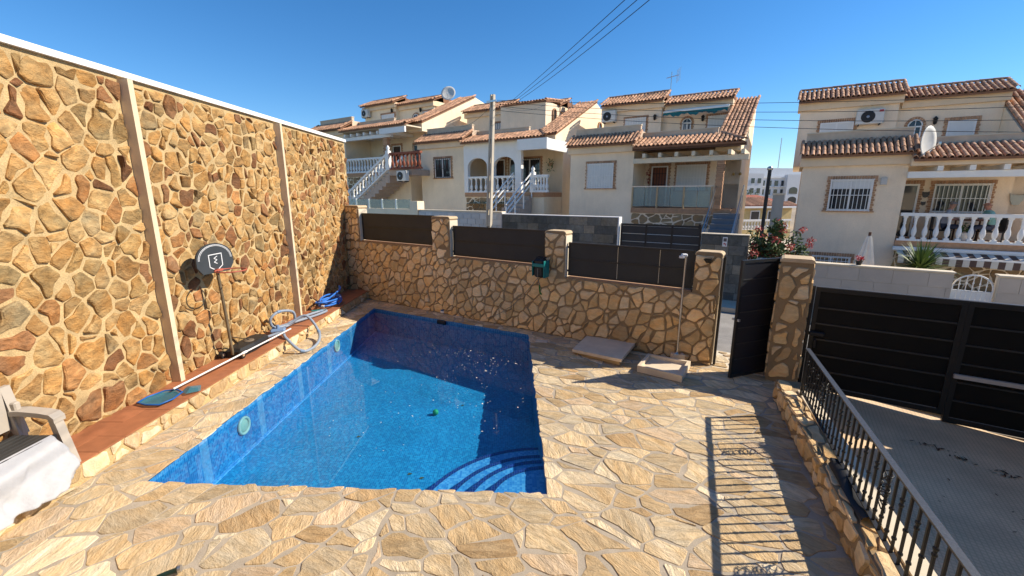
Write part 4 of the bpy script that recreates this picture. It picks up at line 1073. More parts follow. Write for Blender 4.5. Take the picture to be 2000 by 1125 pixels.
# towel draped over the front of the bench
tw = MB(); NX, NY = 26, 60
vs = []
def towel_pt(u, v):
    y = YN + 0.1 + (YF - 0.09 - YN - 0.1) * u
    L = 0.56 - 0.16 * u + 0.03 * math.sin(u * 9)
    nz_ = __import__("mathutils").noise.noise
    fold = (0.075 * nz_(Vector((u * 9, v * 2.2, 0.3))) + 0.04 * nz_(Vector((u * 21 + v * 4, v * 5, 1.7)))) * (0.25 + v) + 0.012 * math.sin(u * 7 + v * 9)
    if v < 0.06: return Vector((XF - 0.005, y, 0.637))
    d = (v - 0.06) / 0.94
    return Vector((XF + 0.03 + 0.20 * d + fold, y + 0.02 * math.sin(v * 6 + u * 5), 0.632 - L * d))
for i in range(NY + 1):
    for j in range(NX + 1): vs.append(towel_pt(i / NY, j / NX))
TO = Vector((XF + 0.1, 3.2, 0.3)); M_TOWEL = M("white_towel", (0.44, 0.44, 0.45), 0.95, 0.06, 12, 0.5, 30)
tw.add([v - TO for v in vs], [(i * (NX + 1) + j, i * (NX + 1) + j + 1, (i + 1) * (NX + 1) + j + 1, (i + 1) * (NX + 1) + j) for i in range(NY) for j in range(NX)], smooth=True)
t_o = tw.build("towel", M_TOWEL, None, TO); tag(t_o, "crumpled white towel hanging over the front of the taupe bench", "towel")
md = t_o.modifiers.new("thickness", 'SOLIDIFY'); md.thickness = 0.006

# ------------------------------------------------------------------ things on the low wall and driveway
fl = thing("floor_cover", "curved black plastic cover lying on the low wall at the railing", "plastic cover", lp(2.55, 0.12, LH + 0.02), math.atan2(RU.y, RU.x))
b = MB(); vs = []
for i in range(9):
    x = -0.42 + 0.84 * i / 8; hgt = 0.04 + 0.03 * math.sin(i * 0.9)
    for j in range(6):
        an = math.pi * j / 5; vs.append((x, 0.075 * math.cos(an), hgt * math.sin(an) + 0.004))
b.add(vs, [(i * 6 + j, i * 6 + j + 1, (i + 1) * 6 + j + 1, (i + 1) * 6 + j) for i in range(8) for j in range(5)], smooth=True); b.build("cover_shell", M_BLACK, fl)
b = MB(); b.bbox(-0.48, -0.40, -0.05, 0.05, 0.0, 0.05, 0.01); b.build("cover_end", M_BLACK, fl)
r_ = random.Random(12); b = MB()
for cxs in ((12.2, -0.95, 18), (12.45, -1.05, 20), (12.8, -1.15, 22), (11.9, -1.0, 4), (12.6, -1.7, 4), (11.8, -1.7, 4), (12.2, -2.4, 4)):
    for i in range(cxs[2]):
        s_ = cxs[0] + r_.gauss(0, 0.07 if cxs[2] > 15 else 0.35); t_ = cxs[1] + r_.gauss(0, 0.05 if cxs[2] > 15 else 0.3)
        zf_ = -0.05 - 0.066 * max(0, s_ - 10.6) + 0.012
        an = r_.uniform(0, 6.28); l = r_.uniform(0.012, 0.035)
        c = S(s_, t_, zf_ + 0.01); e1 = Vector((math.cos(an), math.sin(an), r_.uniform(-0.2, 0.4))) * l; e2 = Vector((-math.sin(an), math.cos(an), 0.2)) * l * 0.4
        b.add([c - e1, c - e2, c + e1, c + e2], [(0, 1, 2, 3)])
o = b.build("fallen_leaves", M("dry_leaf", (0.09, 0.05, 0.03), 0.9)); o["kind"] = "stuff"; o["label"] = "small clumps of dry dark leaves on the driveway"
# ------------------------------------------------------------------ houses across the street
# barrel tile, lower end at the origin, running up along +Y
def tile_mesh():
    b = MB(); n = 6; L = 0.44
    def half(r, y, z): return [(r * math.cos(math.pi * i / n), y, z + r * 0.92 * math.sin(math.pi * i / n)) for i in range(n + 1)]
    o0, o1, i0 = half(0.088, 0, 0.0), half(0.072, L, -0.012), half(0.070, 0, 0.0)
    b.add(o0 + o1, [(i, i + 1, n + 1 + i + 1, n + 1 + i)[::-1] for i in range(n)], 0, True)
    b.add(o0 + i0, [(i, i + 1, n + 1 + i + 1, n + 1 + i) for i in range(n)])
    b.add(i0 + [(p[0], 0.12, p[2]) for p in i0], [(i, i + 1, n + 1 + i + 1, n + 1 + i) for i in range(n)])
    return b.mesh("tile", M_ROOFTILE)
TILE = tile_mesh()
TILE_COUNT = {}; TILE_REST = {}
def shed_roof(H, x0, x1, y0, z0, y1, z1, hipr=0.0, name="roof", eave=True, ridge=False, rs=1):
    """bedding plate sloping from (y0,z0) up to (y1,z1) with barrel tiles on it"""
    L = math.hypot(y1 - y0, z1 - z0); sl = math.atan2(z1 - z0, y1 - y0)
    b = MB(); th_ = 0.09
    P = [(x0, y0), (x1, y0), (x1 - hipr, y1), (x0, y1)]
    zz = lambda y: z0 + (z1 - z0) * (y - y0) / (y1 - y0)
    b.add([(x, y, zz(y) - 0.02) for x, y in P] + [(x, y, zz(y) - th_) for x, y in P],
          [(0, 1, 2, 3), (7, 6, 5, 4), (0, 4, 5, 1), (1, 5, 6, 2), (2, 6, 7, 3), (3, 7, 4, 0)])
    roof = b.build(name, M_ROOFBED, H)
    r_ = random.Random(rs * 7 + int(x0 * 10)); nc = max(2, int(round((x1 - x0) / 0.172))); pitch = (x1 - x0) / nc
    nr = max(2, int(round(L / 0.33))); step = L / nr
    for j in range(nr):
        for i in range(nc + 1):
            x = x0 + pitch * i
            if hipr and x > x1 - hipr * (j + 0.3) / nr + 0.01: continue
            d = j * step - 0.05
            loc = (x + r_.uniform(-0.006, 0.006), y0 + d * math.cos(sl), z0 + d * math.sin(sl) + 0.005 + (0.035 if i in (0, nc) else 0))
            rot = (sl + 0.03 + r_.uniform(-0.02, 0.02), 0, r_.uniform(-0.02, 0.02)); scl = (0.82, step / 0.40, 0.9)
            TILE_COUNT[H.name] = TILE_COUNT.get(H.name, 0) + 1
            if TILE_COUNT[H.name] <= 300:
                t = ob("tile", TILE, roof, loc); t.rotation_euler = rot; t.scale = scl
            else:
                mt = Matrix.LocRotScale(Vector(loc), __import__("mathutils").Euler(rot), Vector(scl))
                rest = TILE_REST.setdefault(H.name, (H, MB()))[1]
                rest.add([mt @ v.co for v in TILE.vertices], [tuple(p.vertices) for p in TILE.polygons], 0, False)
    if ridge:
        n = int((x1 - hipr - x0) / 0.36)
        for i in range(n):
            t = ob("ridge_tile", TILE, roof, (x0 + (i + 0.0) * (x1 - hipr - x0) / n, y1, z1 + 0.03)); t.rotation_euler = (0.03, 0, -math.pi / 2)
    if hipr:
        a = Vector((x1, y0, z0)); c = Vector((x1 - hipr, y1, z1)); n = int((c - a).length / 0.36); dv = (c - a)
        for i in range(n):
            p = a + dv * (i / n); t = ob("hip_tile", TILE, roof, (p.x, p.y, p.z + 0.04)); t.rotation_euler = (math.atan2(dv.z, math.hypot(dv.x, dv.y)), 0, math.atan2(dv.y, dv.x) - math.pi / 2)
    return roof
def surround(par, x0, x1, z0, z1, y, w=0.12, sill=True, arch=False):
    b = MB(); n = max(3, int((x1 - x0 + 2 * w) / 0.075)); p = (x1 - x0 + 2 * w) / n
    if not arch:
        for i in range(n): b.box(x0 - w + i * p + 0.006, x0 - w + (i + 1) * p - 0.006, y - 0.03, y, z1, z1 + w)
    else:
        cx_, r = (x0 + x1) / 2, (x1 - x0) / 2; n = 11
        for i in range(n):
            a0, a1 = math.pi * (i + 0.1) / n, math.pi * (i + 0.9) / n
            q = [(cx_ + rr * math.cos(a), z1 + rr * math.sin(a)) for rr, a in ((r, a0), (r + w, a0), (r + w, a1), (r, a1))]
            b.add([(a, y - 0.03, h) for a, h in q] + [(a, y, h) for a, h in q], [(0, 1, 2, 3), (7, 6, 5, 4), (0, 4, 5, 1), (1, 5, 6, 2), (2, 6, 7, 3), (3, 7, 4, 0)])
    m_ = max(3, int((z1 - z0) / 0.075)); p = (z1 - z0) / m_
    for i in range(m_):
        e = 0.03 if i % 2 else 0.0
        b.box(x0 - w + e, x0, y - 0.03, y, z0 + i * p + 0.005, z0 + (i + 1) * p - 0.005); b.box(x1, x1 + w - e, y - 0.03, y, z0 + i * p + 0.005, z0 + (i + 1) * p - 0.005)
    o = b.build("brick_surround", M_BRICK, par); o["kind"] = "stuff"
    if sill: s_ = MB(); s_.box(x0 - w - 0.03, x1 + w + 0.03, y - 0.08, y + 0.02, z0 - 0.05, z0 - 0.004); s_.build("sill", M_BRICK, par)
def window(H, x0, x1, z0, z1, y, fill="shutter", bars=True, arch=False, down=0.35, barcol=None, sill=True):
    """white window recessed in the wall plane y; fill: shutter / glass / half"""
    b = MB(); f = 0.05; yw = y; y = y - 0.032
    b.box(x0, x0 + f, y - 0.02, y + 0.03, z0, z1); b.box(x1 - f, x1, y - 0.02, y + 0.03, z0, z1); b.box(x0 + f, x1 - f, y - 0.02, y + 0.03, z1 - f, z1); b.box(x0 + f, x1 - f, y - 0.02, y + 0.03, z0, z0 + f)
    if fill != "shutter": b.box((x0 + x1) / 2 - 0.03, (x0 + x1) / 2 + 0.03, y - 0.018, y + 0.028, z0 + f, z1 - f)
    win = b.build("window", M_WHITE, H)
    zs = z0 + f if fill == "shutter" else z1 - f - (z1 - z0) * (down if fill == "half" else 0)
    if fill in ("shutter", "half"):
        n = max(2, int((z1 - f - zs) / 0.055)); s_ = MB()
        for i in range(n): s_.box(x0 + f, x1 - f, y - 0.004, y + 0.012, zs + (z1 - f - zs) * i / n + 0.004, zs + (z1 - f - zs) * (i + 1) / n - 0.004)
        s_.box(x0 + f, x1 - f, y + 0.0, y + 0.010, zs, z1 - f); o = s_.build("roller_shutter", M_SHUTTER, win); o["kind"] = "stuff"
    if fill != "shutter":
        g_ = MB(); g_.box(x0 + f, (x0 + x1) / 2 - 0.03, y + 0.012, y + 0.02, z0 + f, zs); g_.build("pane", M_DARKGLASS, win)
        g_ = MB(); g_.box((x0 + x1) / 2 + 0.03, x1 - f, y + 0.012, y + 0.02, z0 + f, zs); g_.build("pane", M_DARKGLASS, win)
    if arch:
        cx_, r = (x0 + x1) / 2, (x1 - x0) / 2; q = [(cx_ + r * math.cos(math.pi * i / 10), z1 + r * math.sin(math.pi * i / 10)) for i in range(11)]
        a_ = MB(); a_.prism(q, y + 0.0, y + 0.015, f=lambda a, h, d: (a, d, h)); a_.build("fanlight", M_DARKGLASS, win)
        a_ = MB(); a_.tube([(a, y - 0.01, h) for a, h in q], 0.025, 5); a_.tube([(cx_, y - 0.01, z1), (cx_, y - 0.01, z1 + r)], 0.012, 5); a_.build("arch_frame", M_WHITE, win)
    if bars:
        g_ = MB(); n = max(3, int((x1 - x0) / 0.12))
        for i in range(n + 1):
            x = x0 + (x1 - x0) * i / n; g_.box(x - 0.008, x + 0.008, y - 0.09, y - 0.074, z0 - 0.02, z1 + 0.02)
        for z in (z0, z0 + (z1 - z0) * 0.5, z1): g_.box(x0 - 0.03, x1 + 0.03, y - 0.074, y - 0.062, z - 0.01, z + 0.01)
        for x in (x0, x1): g_.box(x - 0.012, x + 0.012, y - 0.062, y + 0.02, z0 + 0.05, z0 + 0.07); g_.box(x - 0.012, x + 0.012, y - 0.062, y + 0.02, z1 - 0.07, z1 - 0.05)
        g_.build("grille", barcol or M_WHITE, win)
    surround(win, x0, x1, z0, z1, yw, sill=sill, arch=arch)
    return win
def baluster_mesh(h, mat, r=0.075):
    b = MB(); b.box(-r * 0.9, r * 0.9, -r * 0.9, r * 0.9, 0, h * 0.08); b.box(-r * 0.8, r * 0.8, -r * 0.8, r * 0.8, h * 0.93, h)
    b.lathe([(r * 0.55, h * 0.08), (r * 0.5, h * 0.13), (r * 0.85, h * 0.2), (r, h * 0.32), (r * 0.85, h * 0.43), (r * 0.5, h * 0.55), (r * 0.42, h * 0.62), (r * 0.6, h * 0.68), (r * 0.48, h * 0.73), (r * 0.62, h * 0.86), (r * 0.7, h * 0.93)], 10)
    return b.mesh("baluster", mat)
def balustrade(par, p, q, z0, z1, n, mat, name="balustrade", h=0.82):
    """straight or raking balustrade from p=(x,y) to q, base at z0 -> z1"""
    a = Vector((p[0], p[1], z0)); c = Vector((q[0], q[1], z1))
    b = MB(); b.obox(a + UP * (h + 0.05), c + UP * (h + 0.05), 0.17, 0.10); br_ = b.build(name, mat, par)
    b = MB(); b.obox(a + UP * 0.03, c + UP * 0.03, 0.17, 0.06); b.build("bottom_rail", mat, br_)
    me = baluster_mesh(h - 0.06, mat)
    for i in range(n):
        k = (i + 0.5) / n; d = a.lerp(c, k); ob("baluster", me, br_, (d.x, d.y, d.z + 0.06))
    return br_
def finial_post(par, x, y, z0, h, mat):
    b = MB(); b.box(x - 0.1, x + 0.1, y - 0.1, y + 0.1, z0, z0 + h); b.lathe([(0.05, 0), (0.1, 0.03), (0.05, 0.06), (0.1, 0.14), (0.06, 0.22), (0.005, 0.3)], 10, (x, y, z0 + h)); b.build("newel_post", mat, par)

M_TRIM = M_WHITE
HOUSES = {}
def base_house(key, s0, zf, k, kz, label, stucco, upx=0.0, stairroof=True, strip=6.12, porch_hip=1.0, porch_x1=7.35, right_x=7.2, upz=0.0, deep=9.0):
    H = thing("house", label, "house", S(s0, 11, zf), ROT_S); H.scale = (k, k, kz)
    hw = lambda x, y, z: S(s0 + x * k, 11 + y * k, zf + z * kz)
    HOUSES[key] = (H, hw)
    zb = -(zf + 0.3) / kz
    # bedroom block
    b = MB(); b.box(0, 3.0, 0, 4.0, zb, 2.72); b.build("block_wall", stucco, H)
    b = MB(); b.box(-0.1, 3.1, -0.14, 4.0, 2.38, 2.66); b.build("cornice", M_BAND, H)
    shed_roof(H, -0.1, 3.1, -0.3, 2.74, 0.55, 3.25, rs=1)
    b = MB(); b.box(0.0, 3.05, 0.56, 0.72, 2.6, 3.52); b.box(2.9, 3.05, 0.72, 4.0, 2.6, 3.3); b.build("parapet", M_PARAPET, H)
    b = MB(); b.box(-0.02, 3.07, 0.54, 0.74, 3.52, 3.555); b.build("parapet_cap", M_PLASTER, H)
    # main body behind the porch
    b = MB(); b.box(3.001, right_x, 1.8, 5.0, zb, 2.75); b.build("porch_back_wall", stucco, H)
    b = MB(); b.box(3.002, right_x, -0.05, 1.799, -0.22, 0.0); b.build("porch_floor", M_BRICK, H)
    b = MB(); b.box(3.003, right_x, 0.0, 1.79, zb, -0.221); b.build("basement_wall", stucco, H)
    b = MB(); b.box(3.004, right_x - 0.01, -0.3, 1.798, 2.45, 2.52); b.build("porch_ceiling", M_DARKWOOD if key == 3 else M_PLASTER, H)
    shed_roof(H, 3.05, porch_x1, -0.42, 2.52, 0.95, 3.0, hipr=porch_hip, rs=2)
    b = MB(); b.box(3.06, 6.1, 1.0, 1.14, 2.5, 3.22); b.build("parapet", M_PARAPET, H)
    b = MB(); b.box(3.05, 6.12, 0.98, 1.16, 3.22, 3.25); b.build("parapet_cap", M_PLASTER, H)
    # upper floor
    x0 = upx
    b = MB(); b.box(x0, 3.0, 4.0, 9.5, 2.6, 5.15 + upz); b.build("upper_wall", stucco, H)
    b = MB(); b.box(x0 - 0.1, 3.1, 3.86, 4.6, 4.78 + upz, 5.06 + upz); b.build("cornice", M_BAND, H)
    shed_roof(H, x0 - 0.1, 3.12, 3.68, 5.12 + upz, 4.9, 5.68 + upz, ridge=True, rs=3)
    b = MB(); b.add([(x0, 4.9, 5.6 + upz), (3.0, 4.9, 5.6 + upz), (3.0, 9.5, 5.1 + upz), (x0, 9.5, 5.1 + upz), (x0, 4.9, 5.1 + upz), (3.0, 4.9, 5.1 + upz)], [(0, 1, 2, 3), (0, 3, 4), (1, 5, 2)]); b.build("roof_back", M_ROOFBED, H)
    b = MB(); b.box(3.001, 6.05, 4.3, 9.4, 2.6, 4.95 + upz); b.build("upper_wall", stucco, H)
    b = MB(); b.box(3.11, 6.15, 4.15, 4.7, 4.60 + upz, 4.88 + upz); b.build("cornice", M_BAND, H)
    shed_roof(H, 3.15, 6.2, 3.98, 4.93 + upz, 5.2, 5.42 + upz, ridge=True, rs=4)
    b = MB(); b.add([(3.0, 5.2, 5.36 + upz), (6.05, 5.2, 5.36 + upz), (6.05, 9.4, 4.9 + upz), (3.0, 9.4, 4.9 + upz), (6.05, 5.2, 4.9 + upz)], [(0, 1, 2, 3), (1, 4, 2)]); b.build("roof_back", M_ROOFBED, H)
    if stairroof:
        b = MB(); pr = [(1.8, zb), (deep, zb), (deep, 4.6 if deep > 6 else 5.0), (5.6, 5.02), (0.97, 2.78), (0.97, 2.3), (1.8, 2.3)]
        b.prism(pr, strip - 0.06, right_x + 0.02, f=lambda a, h, d: (d, a, h)); b.build("side_wall", M_STUCCO2, H)
        shed_roof(H, strip, right_x + 0.1, 0.9, 2.82, 5.6, 5.1, rs=5, name="stair_roof")
    return H, hw

def ac_unit(loc, rz, label, w=0.8, badge=False):
    a = thing("air_conditioner", label, "air conditioner", loc, rz, group="outdoor units on the houses")
    b = MB(); b.bbox(0, w, -0.30, 0, 0, 0.55, 0.02); b.build("casing", M("ac_white", (0.62, 0.61, 0.57), 0.5), a)
    b = MB(); b.lathe([(0.21, 0), (0.22, 0.006), (0.22, 0.012), (0.19, 0.014)], 20); e = b.build("fan_grille", M_BLACK, a, (w * 0.42, -0.302, 0.27)); e.rotation_euler = (R(90), 0, 0)
    b = MB(); b.lathe([(0.05, 0), (0.05, 0.02), (0.03, 0.025)], 12); e = b.build("fan_hub", M_GREYPLAST, a, (w * 0.42, -0.305, 0.27)); e.rotation_euler = (R(90), 0, 0)
    b = MB(); b.box(0.08, 0.12, -0.28, 0.03, -0.05, -0.003); b.box(w - 0.12, w - 0.08, -0.28, 0.03, -0.05, -0.003); b.build("bracket", M_BLACK, a)
    if badge: b = MB(); b.box(w - 0.17, w - 0.04, -0.304, -0.3005, 0.42, 0.5); b.build("badge", M("badge_red", (0.45, 0.03, 0.05), 0.5), a)
    return a
def dish(loc, rz, r, label, tilt=20):
    a = thing("satellite_dish", label, "satellite dish", loc, rz, group="satellite dishes on the houses")
    n = 20; rings = [(r * i / 4, 0.16 * r * (i / 4) ** 2) for i in range(1, 5)]
    b = MB(); vs = [(0, 0, 0)]
    for rr, z in rings: vs += [(rr * math.cos(2 * math.pi * k / n), rr * math.sin(2 * math.pi * k / n) * 1.08, z) for k in range(n)]
    fs = [(0, 1 + k, 1 + (k + 1) % n) for k in range(n)] + [(1 + i * n + k, 1 + (i + 1) * n + k, 1 + (i + 1) * n + (k + 1) % n, 1 + i * n + (k + 1) % n) for i in range(3) for k in range(n)]
    b.add(vs, fs, 0, True); d = b.build("reflector", M("dish_white", (0.60, 0.58, 0.53), 0.55), a, (0, 0, 0)); d.rotation_euler = (R(90 - tilt), 0, 0)
    md = d.modifiers.new("thick", 'SOLIDIFY'); md.thickness = 0.012
    b = MB(); b.tube([(0, 0.02, -r * 0.75), (0, -r * 0.75, -r * 0.15)], 0.015, 6); b.lathe([(0.03, -0.05), (0.04, 0.0), (0.03, 0.06)], 8, (0, -r * 0.75, -r * 0.15)); b.build("feed_arm", M_STEEL, a)
    b = MB(); b.tube([(0, 0.05, 0), (0, 0.22, -0.05), (0, 0.22, -r * 1.05)], 0.03, 8); b.build("mast", M_STEEL, a)
    return a
def wall_lantern(par, x, y, z):
    b = MB(); b.lathe([(0.02, 0), (0.06, 0.04), (0.07, 0.2), (0.09, 0.21), (0.02, 0.29)], 6, (x, y - 0.1, z)); b.box(x - 0.03, x + 0.03, y - 0.1, y, z + 0.1, z + 0.14); b.build("wall_lantern", M_BLACK, par)
def door(H, x0, x1, z1, y, mat, grille=True):
    b = MB(); f = 0.06
    b.box(x0, x0 + f, y - 0.03, y + 0.02, 0.02, z1); b.box(x1 - f, x1, y - 0.03, y + 0.02, 0.02, z1); b.box(x0 + f, x1 - f, y - 0.03, y + 0.02, z1 - f, z1)
    d = b.build("door", M_WHITE, H)
    b = MB(); b.box(x0 + f, x1 - f, y - 0.008, y + 0.012, 0.02, z1 - f); b.build("leaf", mat, d)
    if grille:
        b = MB(); n = 6
        for i in range(1, n): x = x0 + (x1 - x0) * i / n; b.box(x - 0.01, x + 0.01, y - 0.028, y - 0.01, 0.05, z1 - f)
        for z in (0.5, 1.0, 1.5): b.box(x0 + f, x1 - f, y - 0.03, y - 0.022, z - 0.012, z + 0.012)
        b.build("grille", M_BLACK, d)
    surround(d, x0, x1, 0.02, z1, y, sill=False)

M_BASESTONE = stone_mat("base_stone", [(0.30, 0.22, 0.13), (0.36, 0.27, 0.16), (0.24, 0.17, 0.10), (0.33, 0.23, 0.13)], 0.25, 6.0, (1, 1, 2), 0.6)
def base_stones(H, x0, x1, z0, z1, y, sp, seed):
    r_ = random.Random(seed); pol = grab(cells((x0, x1, z0, z1), sp, r_, 1.3, 0.5), rect(x0, x1, z0, z1), 0.015, r_)
    lay_stones(H, pol, (Vector(H.location) + Vector((0, y, 0)), (1, 0, 0), (0, 0, 1), (0, -1, 0)), M_BASESTONE, r_, (0.01, 0.025), 0.015, False, 60)

# ---- house 3, straight ahead
H, hw = base_house(3, 1.4, 2.45, 1.0, 1.0, "beige two-storey house with frosted glass porch rail and roof antenna", M_STUCCO, right_x=6.98, porch_x1=7.25, deep=5.7)
window(H, 0.90, 2.12, 0.85, 1.92, 0.0)
window(H, 1.2, 2.25, 3.3, 4.38, 4.0, sill=False); window(H, 3.98, 4.38, 3.3, 4.0, 4.3, "glass", arch=True, sill=False); window(H, 5.15, 5.92, 3.2, 4.2, 4.3, sill=False)
door(H, 3.30, 4.05, 1.84, 1.8, M_REDWOOD); window(H, 4.45, 5.68, 0.75, 1.84, 1.8)
wall_lantern(H, 2.7, 4.0, 4.2); wall_lantern(H, 4.9, 4.3, 4.0)
b = MB(); b.box(3.0, 7.4, -0.12, 0.06, 1.86, 2.06); b.build("porch_beam", M_PLASTER, H)
for x in (3.5, 4.15, 4.8, 5.45, 6.1, 6.75, 7.2):
    b = MB(); b.box(x - 0.06, x + 0.06, -0.3, 1.78, 2.07, 2.24); b.build("rafter", M_PLASTER, H)
b = MB(); b.box(3.02, 7.3, -0.36, -0.31, 2.36, 2.48); b.build("eave_board", M_DARKWOOD, H)
b = MB(); n_ = 24
for i in range(n_):
    e = 0.012 if i % 2 else 0.0
    b.box(6.32 + e, 6.60 - e, -0.12 + e, 0.12 - e, 1.859 * i / n_ + 0.004, 1.859 * (i + 1) / n_ - 0.004)
o = b.build("brick_pillar", M_BRICK, H); o["kind"] = "stuff"
M_FROST = glass_mat("frosted_glass", (0.34, 0.41, 0.38), 0.25, 0.55)
gr = MB(); gr.box(3.02, 6.25, -0.03, 0.03, 0.88, 0.92); gr = gr.build("glass_rail", M_STEEL, H)
for i in range(6):
    b = MB(); b.box(3.05 + i * 0.533, 3.05 + (i + 1) * 0.533 - 0.03, -0.012, 0.006, 0.07, 0.87); b.build("glass_panel", M_FROST, gr)
for x in (3.03, 4.09, 5.17, 6.22):
    b = MB(); b.box(x - 0.03, x + 0.03, -0.04, 0.035, 0.0, 0.879); b.build("rail_post", M("tan_post", (0.48, 0.33, 0.18), 0.6), gr)
base_stones(H, 3.02, 6.35, -0.8, -0.24, -0.005, 0.3, 31)
b = MB(); b.box(3.6, 5.6, -0.012, -0.002, -2.2, -0.72)
for i in range(16): b.box(3.62 + i * 0.124, 3.72 + i * 0.124, -0.03, -0.0125, -2.2, -0.74)
b.build("garage_door", M_SHUTTER, H)
M_SLATESTEP = M("grey_step", (0.17, 0.19, 0.215), 0.6, 0.12)
for i in range(10):
    b = MB(); b.box(6.4, 7.32, -0.28 * (i + 1) - 0.05, -0.28 * i - 0.05, -0.19 * (i + 1) - 1.6, -0.19 * (i + 1)); b.box(6.4, 7.32, -0.28 * (i + 1) - 0.08, -0.28 * i - 0.06, -0.19 * (i + 1) + 0.001, -0.19 * (i + 1) + 0.025)
    b.build("stair_step", M_SLATESTEP, H)
for x in (6.38, 7.34):
    b = MB(); b.obox((x, -0.05, 0.9), (x, -2.8, -1.0), 0.04, 0.04); b.obox((x, -0.05, 0.5), (x, -2.8, -1.4), 0.025, 0.025); b.box(x - 0.02, x + 0.02, -0.07, -0.03, 0.0, 0.92); b.box(x - 0.02, x + 0.02, -2.8, -2.76, -1.9, -1.0); b.build("stair_handrail", M_STEEL, H)
# decorations on the porch wall: two red wreaths, brackets
for x, z in ((3.18, 1.55), (3.2, 1.2)):
    b = MB(); r_ = random.Random(int(z * 100))
    for i in range(26):
        an = r_.uniform(0, 6.28); rr = r_.uniform(0.05, 0.15); p = Vector((x + rr * math.cos(an) * 0.7, 1.77 - r_.uniform(0, 0.04), z + rr * math.sin(an)))
        e = Vector((r_.uniform(-1, 1), -0.4, r_.uniform(-1, 1))) * 0.045; f_ = Vector((r_.uniform(-1, 1), 0, r_.uniform(-1, 1))) * 0.03
        b.add([p - e, p - f_, p + e, p + f_], [(0, 1, 2, 3)])
    b.build("wreath", M("wreath_red", (0.30, 0.04, 0.03), 0.7), H)
for x in (6.25, 6.75, 7.0):
    b = MB(); b.lathe([(0.03, 0), (0.06, 0.03), (0.05, 0.09), (0.02, 0.12)], 8, (x, 1.72, 1.35)); b.box(x - 0.02, x + 0.02, 1.7, 1.81, 1.36, 1.4); b.build("wall_sconce", M("brass", (0.35, 0.24, 0.08), 0.4, metal=0.6), H)
ac_unit(hw(0.0, 3.9, 4.28), ROT_S, "air conditioner on the upper wall of the house with roof antenna", 0.75)
aw = thing("awning", "rolled teal awning with white bar under the eave of the antenna house", "awning", hw(3.2, 4.15, 4.4), ROT_S)
b = MB(); b.tube([(0, -0.25, 0.16), (2.85, -0.25, 0.16)], 0.05, 8); b.obox((0, -0.62, 0.06), (2.85, -0.62, 0.06), 0.05, 0.06); b.build("front_bar", M_WHITE, aw)
M_AWN = M("teal_canvas", (0.012, 0.13, 0.15), 0.85, 0.15); b = MB(); vs = []
for i in range(41):
    x = 2.85 * i / 40; dz = 0.05 * math.sin(i * 0.55) + 0.03 * math.sin(i * 1.7)
    vs += [(x, -0.25, 0.12), (x, -0.45, 0.05), (x, -0.62, 0.03), (x, -0.63 + 0.02 * math.sin(i), -0.13 + dz)]
b.add(vs, [(i * 4 + j, i * 4 + j + 1, i * 4 + 5 + j, i * 4 + 4 + j) for i in range(40) for j in range(3)]); b.build("canvas", M_AWN, aw)
b = MB(); b.obox((0.3, 0.1, 0.1), (0.3, -0.6, 0.05), 0.03, 0.04); b.obox((2.5, 0.1, 0.1), (2.5, -0.6, 0.05), 0.03, 0.04); b.build("awning_arm", M_WHITE, aw)
an = thing("antenna", "thin television antenna on the middle house roof", "antenna", hw(3.06, 5.2, 5.42), ROT_S + 0.5)
b = MB(); b.tube([(0, 0, -0.4), (0, 0, 1.25)], 0.02, 6); b.build("mast", M_STEEL, an)
b = MB(); b.tube([(-0.25, 0, 0.95), (0.35, 0, 1.1)], 0.012, 5)
for i in range(7):
    x = -0.22 + i * 0.09; z = 0.955 + 0.25 * (x + 0.25) * 0.9; b.tube([(x, -0.16, z), (x, 0.16, z)], 0.006, 4)
for s_ in (-1, 1):
    for i in range(5): b.tube([(0.3, -0.3, 1.08 + s_ * (0.04 + i * 0.06)), (0.36, 0.3, 1.1 + s_ * (0.04 + i * 0.06))], 0.006, 4)
    b.tube([(0.33, -0.3, 1.09), (0.35, -0.3, 1.09 + s_ * 0.32)], 0.008, 4); b.tube([(0.33, 0.3, 1.09), (0.35, 0.3, 1.09 + s_ * 0.32)], 0.008, 4)
b.build("elements", M_STEEL, an)

# ---- house 4, on the right
H, hw = base_house(4, 10.55, 1.52, 0.95, 1.03, "beige house on the right with people on its white balustraded porch", M_STUCCO, upx=-0.35, porch_hip=0.0, porch_x1=6.9, right_x=7.3)
window(H, 0.92, 2.13, 0.92, 1.93, 0.0, "glass", down=0.3)
b = MB(); b.box(0.98, 1.5, -0.0345, -0.0215, 1.63, 1.88); b.box(1.56, 2.08, -0.0345, -0.0215, 1.63, 1.88); b.build("shutter_strip", M_SHUTTER, H)
window(H, 0.45, 1.62, 3.3, 4.26, 4.0, "half", bars=False, sill=False); window(H, 3.42, 3.85, 3.3, 3.95, 4.3, "glass", arch=True, sill=False, bars=False); window(H, 4.6, 5.4, 3.2, 4.05, 4.3, bars=False, sill=False)
door(H, 3.22, 3.70, 1.80, 1.8, M_DARKGLASS, grille=False); window(H, 4.1, 5.55, 0.86, 1.78, 1.8, "glass")
window(H, 0.7, 1.85, -0.95, -0.65, 0.0, "glass", sill=False)
wall_lantern(H, 4.2, 4.3, 3.95)
b = MB(); b.bbox(2.32, 2.5, -0.1, 0.0, 1.75, 1.98, 0.02); b.build("alarm_box", M("alarm_white", (0.5, 0.48, 0.45), 0.5), H)
b = MB(); b.box(3.0, 7.3, -0.16, 0.04, 1.95, 2.14); b.build("porch_beam", M_WHITE, H)
for x in (3.75, 4.5, 5.25, 6.0, 6.75):
    b = MB(); b.box(x - 0.07, x + 0.07, -0.25, 1.78, 2.15, 2.30); b.build("rafter", M_WHITE, H)
b = MB(); b.box(3.0, 7.3, -0.3, 0.0, 2.31, 2.46); b.build("eave_band", M_BAND, H)
